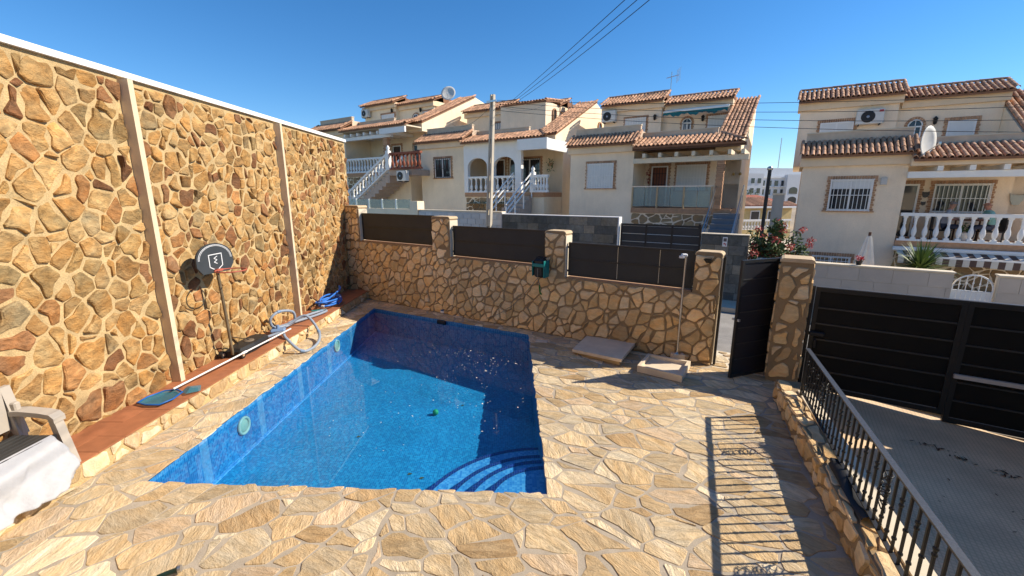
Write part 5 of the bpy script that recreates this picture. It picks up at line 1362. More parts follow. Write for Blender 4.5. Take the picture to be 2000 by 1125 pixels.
balustrade(H, (3.03, -0.02), (7.2, -0.02), 0.0, 0.0, 15, M_WHITE, h=0.78)
base_stones(H, 3.02, 7.2, -1.6, -0.24, -0.005, 0.33, 41)
def owl(x, z, s):
    b = MB(); q = [(-0.5, 0.5), (-0.25, 0.38), (0.25, 0.38), (0.5, 0.5), (0.5, 0.0), (0.35, -0.4), (0.0, -0.55), (-0.35, -0.4), (-0.5, 0.0)]
    b.prism([(x + a * s, z + h * s) for a, h in q][::-1], 1.76, 1.795, f=lambda a, h, d: (a, d, h))
    for e in (-0.22, 0.22): b.lathe([(0.14 * s, 0), (0.05 * s, 0.02)], 10, (x + e * s, 1.765, z + 0.15 * s))
    b.build("owl_ornament", M("metal_ornament", (0.06, 0.055, 0.05), 0.4), H)
owl(3.9, 1.45, 0.2); owl(3.88, 1.15, 0.13)
b = MB(); q = [(-0.5, 0.55), (-0.2, 0.4), (0.2, 0.4), (0.5, 0.55), (0.42, 0.0), (0.2, -0.45), (-0.2, -0.45), (-0.42, 0.0)]
b.prism([(6.2 + a * 0.36, 1.28 + h * 0.36) for a, h in q][::-1], 1.74, 1.79, f=lambda a, h, d: (a, d, h)); b.build("cat_ornament", M("silver_ornament", (0.34, 0.31, 0.26), 0.35, metal=0.6), H)
ac_unit(hw(1.65, 4.0, 4.08), ROT_S, "air conditioner with a small red badge on the wall above the low parapet", 0.85, True)
dish(hw(3.3, -0.05, 3.0), ROT_S + 1.0, 0.46, "large cream satellite dish seen edge-on at the porch roof", 2)
aw = thing("striped_awning", "brown and cream striped awning below the white balustrade", "awning", hw(2.95, -0.1, -0.3), ROT_S)
b = MB(); b.bbox(0, 4.1, -0.14, 0.0, 0.0, 0.12, 0.02); b.build("cassette", M_WHITE, aw)
b = MB(); b.box(0.1, 4.0, -0.60, -0.55, -0.16, -0.1); b.build("front_bar", M_WHITE, aw)
n_ = 26
for i in range(n_):
    x0_, x1_ = 0.1 + 3.9 * i / n_, 0.1 + 3.9 * (i + 1) / n_
    b = MB(); z_ = -0.36 - 0.02 * math.sin(i * 0.9)
    b.add([(x0_, -0.10, 0.0), (x1_, -0.10, 0.0), (x1_, -0.57, -0.11), (x0_, -0.57, -0.11), (x1_, -0.605, -0.16), (x0_, -0.605, -0.16), (x1_, -0.60, z_), (x0_, -0.60, z_)], [(0, 3, 2, 1), (3, 5, 4, 2), (5, 7, 6, 4)])
    b.build("stripe", M("stripe_brown", (0.10, 0.065, 0.055), 0.9) if i % 2 else M("stripe_cream", (0.55, 0.53, 0.48), 0.9), aw)
b = MB(); b.obox((4.0, -0.05, -0.9), (3.95, -0.56, -0.14), 0.04, 0.05); b.build("awning_arm", M_WHITE, aw)

# ---- house 2, left of the pole
H, hw = base_house(2, -8.25, 3.12, 1.1, 1.03, "beige house with white arched porch and front steps behind the pole", M_STUCCO2, strip=6.6, deep=7.0, porch_hip=1.0, porch_x1=7.75, right_x=7.5, upz=-0.15)
window(H, 1.02, 2.08, 0.80, 1.82, 0.0, "glass", barcol=M_BLACK); window(H, 1.9, 2.95, 3.35, 4.15, 4.0, "half", sill=False, barcol=M_BLACK)
def archpoly(x0, x1, z1, arches, zs):
    pts = [(x0, 0.0)]
    for c, w_ in arches:
        pts += [(c - w_ / 2, 0.0)] + [(c - w_ / 2 * math.cos(math.pi * i / 12), zs + w_ / 2 * 0.75 * math.sin(math.pi * i / 12)) for i in range(13)] + [(c + w_ / 2, 0.0)]
    return pts + [(x1, 0.0), (x1, z1), (x0, z1)]
ARC = [(3.84, 1.18), (5.42, 1.18)]
b = MB(); b.prism(archpoly(3.01, 6.35, 2.44, ARC, 1.3), -0.1, 0.1, f=lambda a, h, d: (a, d, h)); b.build("arched_wall", M_WHITE, H)
b = MB(); b.box(6.35, 7.85, -0.45, -0.3, 1.95, 2.44); b.box(7.65, 7.8, -0.3, 1.79, 1.95, 2.44); b.build("porch_lintel", M_WHITE, H)
for c, w_ in ARC: balustrade(H, (c - w_ / 2, 0.0), (c + w_ / 2, 0.0), 0.0, 0.0, 4, M_WHITE, h=0.72)
balustrade(H, (7.0, -0.05), (7.75, -0.05), 0.0, 0.0, 5, M_WHITE, h=0.72); finial_post(H, 6.95, -0.05, 0.0, 0.95, M_WHITE)
door(H, 3.55, 4.2, 1.8, 1.8, M_DARKWOOD); window(H, 5.1, 6.3, 0.5, 1.75, 1.8, "glass", barcol=M_BLACK); door(H, 4.5, 4.9, 1.8, 1.8, M_DARKGLASS, grille=False)
base_stones(H, 3.02, 5.6, -1.2, -0.24, -0.005, 0.3, 51)
b = MB(); b.box(3.3, 5.9, -0.3, 0.0, -0.58, -0.54); b.box(3.5, 5.6, -0.012, -0.002, -2, -0.6); b.build("basement_opening", M_DARKGLASS, H)
M_STEPTILE = M("step_tile", (0.42, 0.33, 0.27), 0.7, 0.15)
for i in range(8):
    b = MB(); b.box(5.95, 6.9, -0.26 * (i + 1) - 0.06, -0.26 * i - 0.06, -0.18 * (i + 1) - 1.0, -0.18 * (i + 1)); b.build("stair_step", M_STEPTILE, H)
for x in (5.93, 6.92):
    b = MB()
    for d in (0.95, 0.7, 0.45): b.obox((x, -0.1, d), (x, -2.2, d - 1.5), 0.045, 0.045)
    for y_ in (-0.1, -0.8, -1.5, -2.2): b.box(x - 0.022, x + 0.022, y_ - 0.02, y_ + 0.02, -0.2 + 0.72 * y_, 0.95 + 0.715 * y_)
    b.build("stair_handrail", M_WHITE, H)
b = MB(); b.box(3.4, 6.1, 2.6, 4.29, 2.75, 4.75); b.build("stair_tower", M_STUCCO, H)
shed_roof(H, 3.45, 6.15, 2.55, 4.78, 4.6, 5.05, rs=8, name="tower_roof")
def side_window(H, x, yc, w_, z0, z1, mat):
    b = MB(); q = [(yc - w_ / 2, z0), (yc + w_ / 2, z0)] + [(yc + w_ / 2 * math.cos(math.pi * i / 8), z1 + w_ / 2 * math.sin(math.pi * i / 8)) for i in range(9)]
    b.prism(q, x - 0.02, x + 0.025, f=lambda a, h, d: (d, a, h)); o = b.build("side_window", mat, H)
    b = MB(); b.tube([(x + 0.03, a, h) for a, h in q], 0.05, 5, closed=True); b.build("surround", M_BRICK, o)
side_window(H, 7.52, 2.9, 0.4, 0.7, 1.7, M_DARKGLASS); side_window(H, 6.11, 3.5, 0.35, 3.5, 4.3, M_DARKGLASS); side_window(H, 7.52, 6.2, 0.45, 3.3, 3.8, M_DARKGLASS)
dish(hw(6.5, 4.8, 4.75), ROT_S + 2.0, 0.38, "grey satellite dish on the side of the house with the arched porch", 15)
pl_ = thing("hanging_plant", "hanging green plant in the arched white porch", "plant", hw(7.0, 1.5, 1.35), ROT_S)
b = MB(); r_ = random.Random(2)
for i in range(70):
    p = Vector((r_.gauss(0, 0.09), r_.gauss(0, 0.08), r_.uniform(-0.3, 0.35))); e = Vector((r_.uniform(-1, 1), r_.uniform(-1, 1), r_.uniform(-1, 0.2))) * 0.06; f_ = e.cross(Vector((r_.random(), r_.random(), 1))).normalized() * 0.03
    b.add([p - e, p - f_, p + e, p + f_], [(0, 1, 2, 3)])
b.build("foliage", M_GREEN, pl_)
b = MB(); b.lathe([(0.06, -0.02), (0.1, 0.0), (0.11, 0.14)], 10, (0, 0.08, 0)); b.build("pot", M_BRICK, pl_)

# ---- house 1, far left, half hidden by the tall wall
H, hw = base_house(1, -18.6, 4.4, 1.15, 1.05, "tan house with big roof dish and outside stair beyond the tall wall", M_STUCCO2, strip=7.15, deep=7.6, porch_hip=0.6, porch_x1=8.4, right_x=8.2, upz=-0.1)
window(H, 1.7, 2.9, 3.35, 4.3, 4.0, "half", bars=False, sill=False); window(H, 4.3, 4.75, 3.4, 3.9, 4.3, "glass", arch=True, sill=False); window(H, 5.2, 5.9, 3.3, 4.2, 4.3, sill=False)
wall_lantern(H, 2.75, 4.0, 4.35); wall_lantern(H, 5.0, 4.3, 4.2)
b = MB(); b.box(3.0, 7.0, -0.14, 0.06, 1.95, 2.14); b.build("porch_beam", M_WHITE, H)
for x in (3.4, 3.95, 4.5, 5.05, 5.6, 6.15, 6.7):
    b = MB(); b.box(x - 0.06, x + 0.06, -0.3, 1.78, 2.15, 2.32); b.build("rafter", M_WHITE, H)
b = MB(); b.box(6.6, 8.5, -0.55, -0.45, 2.05, 2.35); b.build("porch_lintel", M_WHITE, H)
b = MB(); n_ = 24
for i in range(n_):
    e = 0.014 if i % 2 else 0.0; b.box(6.35 + e, 6.68 - e, -0.12 + e, 0.14 - e, 1.94 * i / n_ + 0.004, 1.94 * (i + 1) / n_ - 0.004)
o = b.build("brick_pillar", M_BRICK, H); o["kind"] = "stuff"
balustrade(H, (3.05, -0.02), (6.3, -0.02), 0.0, 0.0, 13, M_WHITE, h=0.78)
door(H, 5.0, 5.7, 1.75, 1.8, M_DARKWOOD); window(H, 6.75, 7.9, 0.2, 1.7, 1.8, "glass", barcol=M_BLACK)
b = MB(); b.lathe([(0.08, 0), (0.12, 0.02), (0.1, 0.05)], 10, (4.0, 1.76, 1.2)); b.box(4.35, 4.5, 1.76, 1.799, 1.15, 1.35); b.build("wall_plaque", M_WHITE, H)
base_stones(H, 3.02, 5.2, -1.4, -0.24, -0.005, 0.3, 61)
# outside stair along the front with white balustrade, and red balustrade at its head
for i in range(11):
    b = MB(); x = 8.0 - 0.30 * (i + 1); b.box(x, x + 0.30, -1.25, -0.2, -0.19 * (i + 1) - 0.5, -0.19 * (i + 1)); b.build("stair_step", M_STEPTILE, H)
b = MB(); b.box(8.0, 9.6, -1.25, -0.051, -0.3, -0.001); b.build("landing", M_STEPTILE, H)
balustrade(H, (8.0, -1.3), (4.75, -1.3), 0.0, -2.06, 12, M_WHITE, name="stair_balustrade", h=0.78)
balustrade(H, (8.0, -0.15), (4.75, -0.15), 0.0, -2.06, 12, M_WHITE, name="stair_balustrade", h=0.78)
finial_post(H, 8.05, -1.3, 0.0, 1.0, M_WHITE); finial_post(H, 4.7, -1.3, -2.2, 1.0, M_WHITE)
balustrade(H, (8.2, -1.3), (10.3, -1.3), 0.0, 0.0, 8, M("red_balustrade", (0.25, 0.075, 0.04), 0.7, 0.15), name="red_balustrade", h=0.78)
ac_unit(hw(9.0, -1.45, -0.62), ROT_S, "air conditioner under the red balustrade of the far-left house", 0.7); ac_unit(hw(0.05, 3.9, 4.25), ROT_S, "air conditioner at the upper corner of the far-left house", 0.75)
dish(hw(7.0, 4.6, 5.2), ROT_S + 0.5, 0.50, "big white satellite dish high on the far-left house roof", 25)

for H_, mb_ in TILE_REST.values():
    o = mb_.build("upper_roof_tiles", M_ROOFTILE, H_); o["kind"] = "stuff"

# ------------------------------------------------------------------ people on the porch of the right-hand house
def person(label, loc, rz, shirt, hair, skin, lean, bald=False, z0=0.0):
    """seated person: one skinned body, shirt colour by height, hair as a child"""
    P = {}
    t = thing("person", label, "person", loc, rz)
    V = [("pelvis", (0, 0, 0.45), 0.15), ("waist", (0.03 + lean * 0.3, 0, 0.62), 0.14), ("chest", (0.05 + lean * 0.7, 0, 0.82), 0.16), ("neckb", (0.06 + lean, 0, 0.98), 0.075), ("neck", (0.08 + lean * 1.15, 0, 1.04), 0.055),
         ("head", (0.10 + lean * 1.3, 0, 1.14), 0.092), ("crown", (0.095 + lean * 1.35, 0, 1.235), 0.082),
         ("shl", (0.05 + lean * 0.9, 0.17, 0.93), 0.065), ("ell", (0.12 + lean, 0.26, 0.70), 0.05), ("wrl", (0.34 + lean, 0.16, 0.70), 0.035), ("hal", (0.43 + lean, 0.13, 0.71), 0.03),
         ("shr", (0.05 + lean * 0.9, -0.17, 0.93), 0.065), ("elr", (0.12 + lean, -0.26, 0.70), 0.05), ("wrr", (0.34 + lean, -0.16, 0.70), 0.035), ("har", (0.43 + lean, -0.13, 0.71), 0.03),
         ("hil", (0.05, 0.1, 0.43), 0.1), ("knl", (0.45, 0.12, 0.46), 0.075), ("anl", (0.46, 0.12, 0.09), 0.045), ("tol", (0.62, 0.13, 0.04), 0.035),
         ("hir", (0.05, -0.1, 0.43), 0.1), ("knr", (0.45, -0.12, 0.46), 0.075), ("anr", (0.46, -0.12, 0.09), 0.045), ("tor", (0.62, -0.13, 0.04), 0.035)]
    E = [("pelvis", "waist"), ("waist", "chest"), ("chest", "neckb"), ("neckb", "neck"), ("neck", "head"), ("head", "crown"), ("chest", "shl"), ("shl", "ell"), ("ell", "wrl"), ("wrl", "hal"),
         ("chest", "shr"), ("shr", "elr"), ("elr", "wrr"), ("wrr", "har"), ("pelvis", "hil"), ("hil", "knl"), ("knl", "anl"), ("anl", "tol"), ("pelvis", "hir"), ("hir", "knr"), ("knr", "anr"), ("anr", "tor")]
    ix = {v[0]: i for i, v in enumerate(V)}
    me = bpy.data.meshes.new("body"); me.from_pydata([v[1] for v in V], [(ix[a], ix[c]) for a, c in E], [])
    o = ob("body", me, t)
    sm = o.modifiers.new("skin", 'SKIN'); sm.use_smooth_shade = True
    for i, v in enumerate(V): me.skin_vertices[0].data[i].radius = (v[2], v[2])
    me.skin_vertices[0].data[0].use_root = True
    sd = o.modifiers.new("sub", 'SUBSURF'); sd.levels = 2; sd.render_levels = 2
    m, nt, bs = nodes_of("clothes_" + label[:12]); 
    tc = nt.nodes.new("ShaderNodeTexCoord"); sp = nt.nodes.new("ShaderNodeSeparateXYZ"); nt.links.new(tc.outputs["Object"], sp.inputs[0])
    body = mixcol(nt, math_(nt, 'GREATER_THAN', sp.outputs[2], 0.55), (0.05, 0.06, 0.10), shirt)
    hd = mixcol(nt, math_(nt, 'GREATER_THAN', sp.outputs[2], 1.005), body, skin)
    arm = math_(nt, 'MULTIPLY', math_(nt, 'GREATER_THAN', sp.outputs[0], 0.16 + lean), math_(nt, 'LESS_THAN', sp.outputs[2], 0.78))
    arm = math_(nt, 'MULTIPLY', arm, math_(nt, 'GREATER_THAN', sp.outputs[2], 0.6))
    nt.links.new(mixcol(nt, arm, hd, skin), bs.inputs["Base Color"]); bs.inputs["Roughness"].default_value = 0.8
    me.materials.append(m)
    hx = 0.097 + lean * 1.33
    b = MB()   # face: nose, ears, eyes
    b.lathe([(0.002, 0.03), (0.012, 0.0), (0.016, -0.018), (0.004, -0.024)], 6, (hx + 0.095, 0, 1.165))
    for e in (-1, 1): b.lathe([(0.006, -0.03), (0.014, -0.015), (0.016, 0.015), (0.006, 0.03)], 6, (hx - 0.005, e * 0.093, 1.165))
    b.build("face", M("skin_" + label[:10], skin, 0.6), t)
    b = MB(); rz_ = 0.098
    top_z = 1.20
    for k in range(2 if not bald else 1):
        pr = [(rz_ * math.cos(a), rz_ * 1.0 * math.sin(a)) for a in [R(v) for v in ((0, 20, 40, 60, 80, 90) if not bald else (-30, -15, 0))]]
        b.lathe([(max(0.002, r_ + 0.004), h) for r_, h in pr], 14, (hx - (0.012 if not bald else 0.02), 0, top_z - 0.02))
        break
    b.build("hair", M("hair_" + label[:10], hair, 0.7), t)
    b = MB(); b.box(-0.25, 0.25, -0.24, 0.24, 0.30, 0.34); b.box(-0.27, -0.23, -0.24, 0.24, 0.30, 0.85)
    for x in (-0.23, 0.21):
        for y in (-0.22, 0.2): b.box(x, x + 0.03, y, y + 0.03, 0.0, 0.30)
    ch = b.build("porch_chair", M_BLACK, None, loc, rz); tag(ch, "dark porch chair under the " + label.split(" sitting")[0], "chair")
    return t
H, hw = HOUSES[4]
person("grey-haired person in pale top sitting behind the balustrade", hw(4.35, 1.05, 0.0), ROT_S - 0.3, (0.34, 0.35, 0.38), (0.16, 0.15, 0.15), (0.42, 0.22, 0.15), 0.05)
person("person in turquoise shirt with cropped hair sitting farther along the balustrade", hw(5.55, 1.0, 0.0), ROT_S + 3.3, (0.20, 0.42, 0.40), (0.30, 0.16, 0.11), (0.46, 0.2, 0.13), 0.08, True)
tb = thing("porch_table", "low dark table on the porch between the two seated people", "table", hw(5.0, 0.9, 0.0), ROT_S)
b = MB(); b.bbox(-0.35, 0.35, -0.3, 0.3, 0.66, 0.70, 0.008); b.build("table_top", M_DARKWOOD, tb)
for x in (-0.3, 0.27):
    for y in (-0.26, 0.23): b = MB(); b.box(x, x + 0.04, y, y + 0.04, 0.0, 0.659); b.build("leg", M_DARKWOOD, tb)
pf = thing("potted_plant", "small white pot standing behind the white balusters", "potted plant", hw(4.75, 0.35, 0.0), ROT_S)
b = MB(); b.lathe([(0.1, 0), (0.14, 0.1), (0.16, 0.28), (0.17, 0.3)], 12); b.build("pot", M_WHITE, pf)
b = MB(); r_ = random.Random(8)
for i in range(60):
    p = Vector((r_.gauss(0, 0.08), r_.gauss(0, 0.08), r_.uniform(0.3, 0.6))); e = Vector((r_.uniform(-1, 1), r_.uniform(-1, 1), r_.uniform(-0.5, 1))) * 0.05; f_ = e.cross(Vector((r_.random(), r_.random(), 1))).normalized() * 0.025
    b.add([p - e, p - f_, p + e, p + f_], [(0, 1, 2, 3)])
b.build("foliage", M_GREEN, pf)
# ------------------------------------------------------------------ garden walls along the other side of the street
TW = 5.13
def wallthing(name, label, cat, s0, s1, zt, mat, t0=TW, t1=TW + 0.22, z0=-0.05, body="wall_body"):
    w_ = thing(name, label, cat, S((s0 + s1) / 2, t0, 0)); b = MB(); sbox(b, s0, s1, t0, t1, z0, zt, Vector(w_.location)); b.build(body, mat, w_); return w_
def slabs(w_, s0, s1, z0, z1, sw, shh, mat, seed, stagger=True, depth=0.012, gap=0.004, t=TW, wild=False):
    r_ = random.Random(seed); off = Vector(w_.location); nr = int(round((z1 - z0) / shh)); hh = (z1 - z0) / nr
    for j in range(nr):
        x = s0 - (sw * 0.5 if (stagger and j % 2) else 0)
        while x < s1 - 0.01:
            ww = sw * (r_.uniform(0.7, 1.4) if wild else 1.0)
            a0, a1 = max(s0, x), min(s1, x + ww); x += ww
            if a1 - a0 < 0.03: continue
            b = MB(); d = depth + r_.uniform(0, 0.003); c = S((a0 + a1) / 2, t, z0 + hh * (j + 0.5))
            P = [S(a, t - dd, z) - c for dd in (0.0, d) for a, z in ((a0 + gap, z0 + hh * j + gap), (a1 - gap, z0 + hh * j + gap), (a1 - gap, z0 + hh * (j + 1) - gap), (a0 + gap, z0 + hh * (j + 1) - gap))]
            b.add(P, [(4, 5, 6, 7), (0, 4, 7, 3), (1, 2, 6, 5), (0, 1, 5, 4), (3, 7, 6, 2)]); b.build("slab", mat, w_, c - off)
M_SLATE = stone_mat("slate_slab", [(0.13, 0.135, 0.125), (0.17, 0.17, 0.155), (0.10, 0.105, 0.10), (0.22, 0.20, 0.16), (0.15, 0.15, 0.135), (0.26, 0.235, 0.19), (0.12, 0.12, 0.11)], 0.35, 7.0, (1, 1, 1), 0.5, 0.7, (1.0, 0.95, 0.85))
M_BLOCKW = M("pale_block", (0.56, 0.55, 0.53), 0.85, 0.06, 6, 0.1, rn=0.1)
M_BEIGETILE = M("beige_slab", (0.52, 0.44, 0.36), 0.6, 0.08, 3, rn=0.05)
g1 = wallthing("garden_wall", "cream garden wall topped with frosted glass before the far-left house", "wall", -10.0, -3.2, 2.40, M_STUCCO2)
off = Vector(g1.location)
b = MB(); sbox(b, -3.2, -2.76, TW - 0.05, TW + 0.35, -0.05, 2.74, off); b.build("end_pillar", M_STUCCO2, g1)
for i in range(7):
    a0 = -9.6 + i * 0.9; b = MB(); sbox(b, a0 + 0.03, a0 + 0.87, TW + 0.1, TW + 0.115, 2.42, 2.80, off); b.build("glass_pane", M_FROST, g1)
    b = MB(); sbox(b, a0 - 0.03, a0 + 0.029, TW + 0.08, TW + 0.14, 2.40, 2.82, off); b.build("glass_post", M_WHITE, g1)
g2 = wallthing("block_wall", "pale textured block wall left of the street pole", "wall", -2.74, 1.48, 2.36, M_BLOCKW)
slabs(g2, -2.74, 1.48, 0.9, 2.30, 0.40, 0.20, M_BLOCKW, 3, depth=0.02, gap=0.008)
b = MB(); sbox(b, -2.74, 1.48, TW - 0.03, TW + 0.25, 2.361, 2.40, Vector(g2.location)); b.build("wall_cap", M_PLASTER, g2)
g3 = wallthing("slate_wall", "dark slate-clad garden wall with white edge before the antenna house", "wall", 1.5, 5.86, 2.30, M_ANTHMESH)
slabs(g3, 1.5, 5.85, 0.7, 2.295, 0.52, 0.265, M_SLATE, 4, wild=True)
b = MB(); sbox(b, 1.48, 5.9, TW - 0.025, TW + 0.24, 2.301, 2.325, Vector(g3.location)); sbox(b, 5.862, 5.905, TW - 0.02, TW + 0.23, -0.05, 2.30, Vector(g3.location)); b.build("white_edge", M_WHITE, g3)
g4 = thing("sliding_gate", "anthracite sliding gate between two slate walls across the street", "gate", S(7.13, TW + 0.1, 0))
off = Vector(g4.location)
b = MB(); sbox(b, 5.93, 8.30, TW + 0.08, TW + 0.13, 2.07, 2.13, off); sbox(b, 5.93, 8.30, TW + 0.08, TW + 0.13, 0.02, 0.12, off)
for s_ in (5.93, 6.70, 7.46, 8.24): sbox(b, s_, s_ + 0.05, TW + 0.078, TW + 0.132, 0.12, 2.07, off)
b.build("gate_frame", M_ANTH, g4)
for k, (a0, a1) in enumerate(((5.98, 6.70), (6.75, 7.46), (7.51, 8.24))):
    for i in range(8):
        b = MB(); z0 = 0.12 + i * 0.2437; sbox(b, a0, a1, TW + 0.09, TW + 0.115, z0 + 0.008, z0 + 0.236, off); b.build("board", M("gate_grey", (0.035, 0.038, 0.042), 0.5), g4)
for s_ in (8.24,): b = MB(); sbox(b, s_ - 0.03, s_ + 0.04, TW + 0.02, TW + 0.08, 2.05, 2.18, off); b.build("gate_catch", M_BLACK, g4)
g5 = wallthing("slate_wall", "short slate-clad wall with a small notice right of the sliding gate", "wall", 8.32, 9.5, 1.92, M_ANTHMESH)
slabs(g5, 8.32, 9.5, 0.05, 1.90, 0.42, 0.265, M_SLATE, 6, wild=True)
off = Vector(g5.location)
b = MB(); sbox(b, 8.30, 9.52, TW - 0.025, TW + 0.24, 1.921, 1.945, off); b.build("wall_cap", M_PLASTER, g5)
nt2 = thing("notice", "small white notice with red mark fixed to the short slate wall", "sign", S(8.93, TW - 0.02, 1.72)); off = Vector(nt2.location)
b = MB(); sbox(b, 8.87, 8.99, TW - 0.03, TW - 0.017, 1.6, 1.86, off); b.build("plate", M_WHITE, nt2)
b = MB(); sbox(b, 8.89, 8.97, TW - 0.033, TW - 0.0305, 1.74, 1.83, off); b.build("red_mark", M("notice_dark", (0.12, 0.1, 0.1), 0.6), nt2)
b = MB(); sbox(b, 8.9, 8.935, TW - 0.033, TW - 0.0305, 1.66, 1.70, off); sbox(b, 8.945, 8.965, TW - 0.033, TW - 0.0305, 1.63, 1.69, off); b.build("notice_print", M("badge_red", (0.45, 0.03, 0.05), 0.5), nt2)
g6 = wallthing("garden_wall", "low beige slab-clad garden wall before the right-hand house", "wall", 9.75, 13.56, 1.30, M_PLASTER)
slabs(g6, 9.75, 13.56, 0.0, 1.28, 0.62, 0.32, M_BEIGETILE, 7, gap=0.003, depth=0.01)
b = MB(); sbox(b, 9.73, 13.58, TW - 0.03, TW + 0.25, 1.301, 1.33, Vector(g6.location)); b.build("wall_cap", M_PLASTER, g6)
g7 = wallthing("garden_wall", "short beige wall right of the white arched garden gate", "wall", 14.26, 17.5, 1.30, M_PLASTER)
slabs(g7, 14.26, 17.5, 0.0, 1.28, 0.62, 0.32, M_BEIGETILE, 8, gap=0.003, depth=0.01)
b = MB(); sbox(b, 14.24, 17.5, TW - 0.03, TW + 0.25, 1.301, 1.33, Vector(g7.location)); b.build("wall_cap", M_PLASTER, g7)
g8 = thing("garden_gate", "small white metal gate with an arched barred top", "gate", S(13.91, TW + 0.1, 0)); off = Vector(g8.location)
b = MB(); n_ = 14; arcp = [S(13.91 - 0.32 * math.cos(math.pi * i / n_), TW + 0.1, 0.98 + 0.30 * math.sin(math.pi * i / n_)) - off for i in range(n_ + 1)]
b.tube(arcp, 0.018, 6); b.tube([S(13.59, TW + 0.1, 0.0) - off, S(13.59, TW + 0.1, 0.98) - off], 0.02, 6); b.tube([S(14.23, TW + 0.1, 0.0) - off, S(14.23, TW + 0.1, 0.98) - off], 0.02, 6)
b.tube([S(13.59, TW + 0.1, 0.92) - off, S(14.23, TW + 0.1, 0.92) - off], 0.015, 6); b.build("gate_frame", M_WHITE, g8)
for i in range(1, 6):
    s_ = 13.59 + 0.64 * i / 6; zt = 0.98 + 0.30 * math.sqrt(max(0, 1 - ((s_ - 13.91) / 0.32) ** 2))
    b = MB(); b.tube([S(s_, TW + 0.1, 0.92) - off, S(s_, TW + 0.1, zt) - off], 0.009, 6); b.lathe([(0.009, -0.02), (0.018, 0), (0.009, 0.02)], 8, S(s_, TW + 0.1, (0.92 + zt) / 2) - off); b.build("bar", M_WHITE, g8)
for i in range(8): b = MB(); sbox(b, 13.60 + i * 0.0785, 13.60 + i * 0.0785 + 0.072, TW + 0.095, TW + 0.108, 0.06, 0.91, off); b.build("slat", M_WHITE, g8)

# ------------------------------------------------------------------ street pole and wires
pole = thing("utility_pole", "slim perforated concrete utility pole across the street", "utility pole", S(1.06, 4.75, -0.02), ROT_S)
M_CONC = M("pole_concrete", (0.50, 0.44, 0.35), 0.9, 0.12, 3, 0.2, 60)
Hp = 6.35; lean = 0.32
def pole_x(z): return lean * (z / Hp)
b = MB()
for e in (-1, 1):
    for k in range(1):
        b.add([(e * 0.085 - 0.028 + pole_x(0), -0.07, 0), (e * 0.085 + 0.028, -0.07, 0), (e * 0.085 + 0.028, 0.07, 0), (e * 0.085 - 0.028, 0.07, 0),
               (e * 0.045 - 0.024 + lean, -0.06, Hp), (e * 0.045 + 0.024 + lean, -0.06, Hp), (e * 0.045 + 0.024 + lean, 0.06, Hp), (e * 0.045 - 0.024 + lean, 0.06, Hp)],
              [(0, 3, 2, 1), (4, 5, 6, 7), (0, 1, 5, 4), (1, 2, 6, 5), (2, 3, 7, 6), (3, 0, 4, 7)])
b.build("flanges", M_CONC, pole)
nz = 11
for i in range(nz):
    z = 0.15 + (Hp - 0.3) * i / (nz - 1); z1_ = z + 0.40 if i < nz - 1 else z + 0.14
    b = MB(); x = pole_x(z); w0 = 0.085 - 0.04 * z / Hp
    b.box(x - w0 + 0.01, x + w0 - 0.01, -0.045, 0.045, z - 0.06, z1_ - 0.06); b.build("web", M_CONC, pole)
b = MB(); b.box(lean - 0.2, lean + 0.2, -0.1, -0.062, Hp - 0.25, Hp - 0.19); b.build("cross_arm", M_STEEL, pole)
M_WIRE = M("cable_black", (0.02, 0.02, 0.022), 0.6)
PTOP = S(1.06 + lean, 4.7, Hp - 0.2)
def wire(label, p, q, sag, r=0.014, grp="overhead cables"):
    p, q = Vector(p), Vector(q); c = p.lerp(q, 0.5); b = MB()
    b.tube([p.lerp(q, i / 24) - UP * (sag * 4 * (i / 24) * (1 - i / 24)) - c for i in range(25)], r, 5)
    tag(b.build("cable", M_WIRE, None, c), label, "cable", grp)
for k, (ex, nm) in enumerate(((0.0, "first and leftmost"), (0.17, "middle"), (0.33, "last and rightmost"))):
    p_ = Vector((-0.30 + 0.08 * k, 27.0, 8.22 - 0.03 * k)); q_ = Vector((2.86 + ex, 12.56, 8.02)); e_ = q_ + (q_ - p_) * 0.75
    wire(nm + " of the three cables rising over the patio from the roofs", p_, e_, 0.10 + 0.12 * k, 0.010)
for i, (dz, sag) in enumerate(((0.0, 0.25), (-0.10, 0.40), (-0.45, 0.35), (-0.78, 0.3))):
    wire(("topmost", "second", "third", "lowest")[i] + " of the cables running along the street past the houses", PTOP + UP * dz * 0.4, S(19, 5.6, 4.75 + dz), sag, 0.0065)
wire("service cable from the pole back to the arched-porch house", PTOP - UP * 0.1, S(-1.5, 14, 7.9), 0.3, 0.006)
wire("service cable from the pole to the far-left house", PTOP - UP * 0.15, S(-9.2, 15, 7.6), 0.4, 0.006)

# ------------------------------------------------------------------ planting
def leaf_cloud(b, r_, c, rad, n, size, zsq=1.0):
    for i in range(n):
        while True:
            d = Vector((r_.uniform(-1, 1), r_.uniform(-1, 1), r_.uniform(-1, 1)))
            if 0.15 < d.length < 1: break
        p = Vector(c) + Vector((d.x * rad[0], d.y * rad[1], d.z * rad[2])); e = Vector((r_.uniform(-1, 1), r_.uniform(-1, 1), r_.uniform(-0.6, 1))).normalized() * size * r_.uniform(0.6, 1.3)
        f_ = e.cross(Vector((r_.uniform(-1, 1), r_.uniform(-1, 1), r_.uniform(-1, 1)))).normalized() * size * 0.35
        b.add([p - e, p - f_, p + e, p + f_], [(0, 1, 2, 3)])
M_LEAF1 = M("shrub_leaf", (0.07, 0.11, 0.03), 0.55, 0.3, 5, rn=0.4); M_LEAF2 = M("shrub_rust_leaf", (0.24, 0.10, 0.035), 0.6, 0.3, 5, rn=0.4); M_FLOWER = M("pink_flower", (0.52, 0.09, 0.07), 0.6, 0.2, 5, rn=0.3)
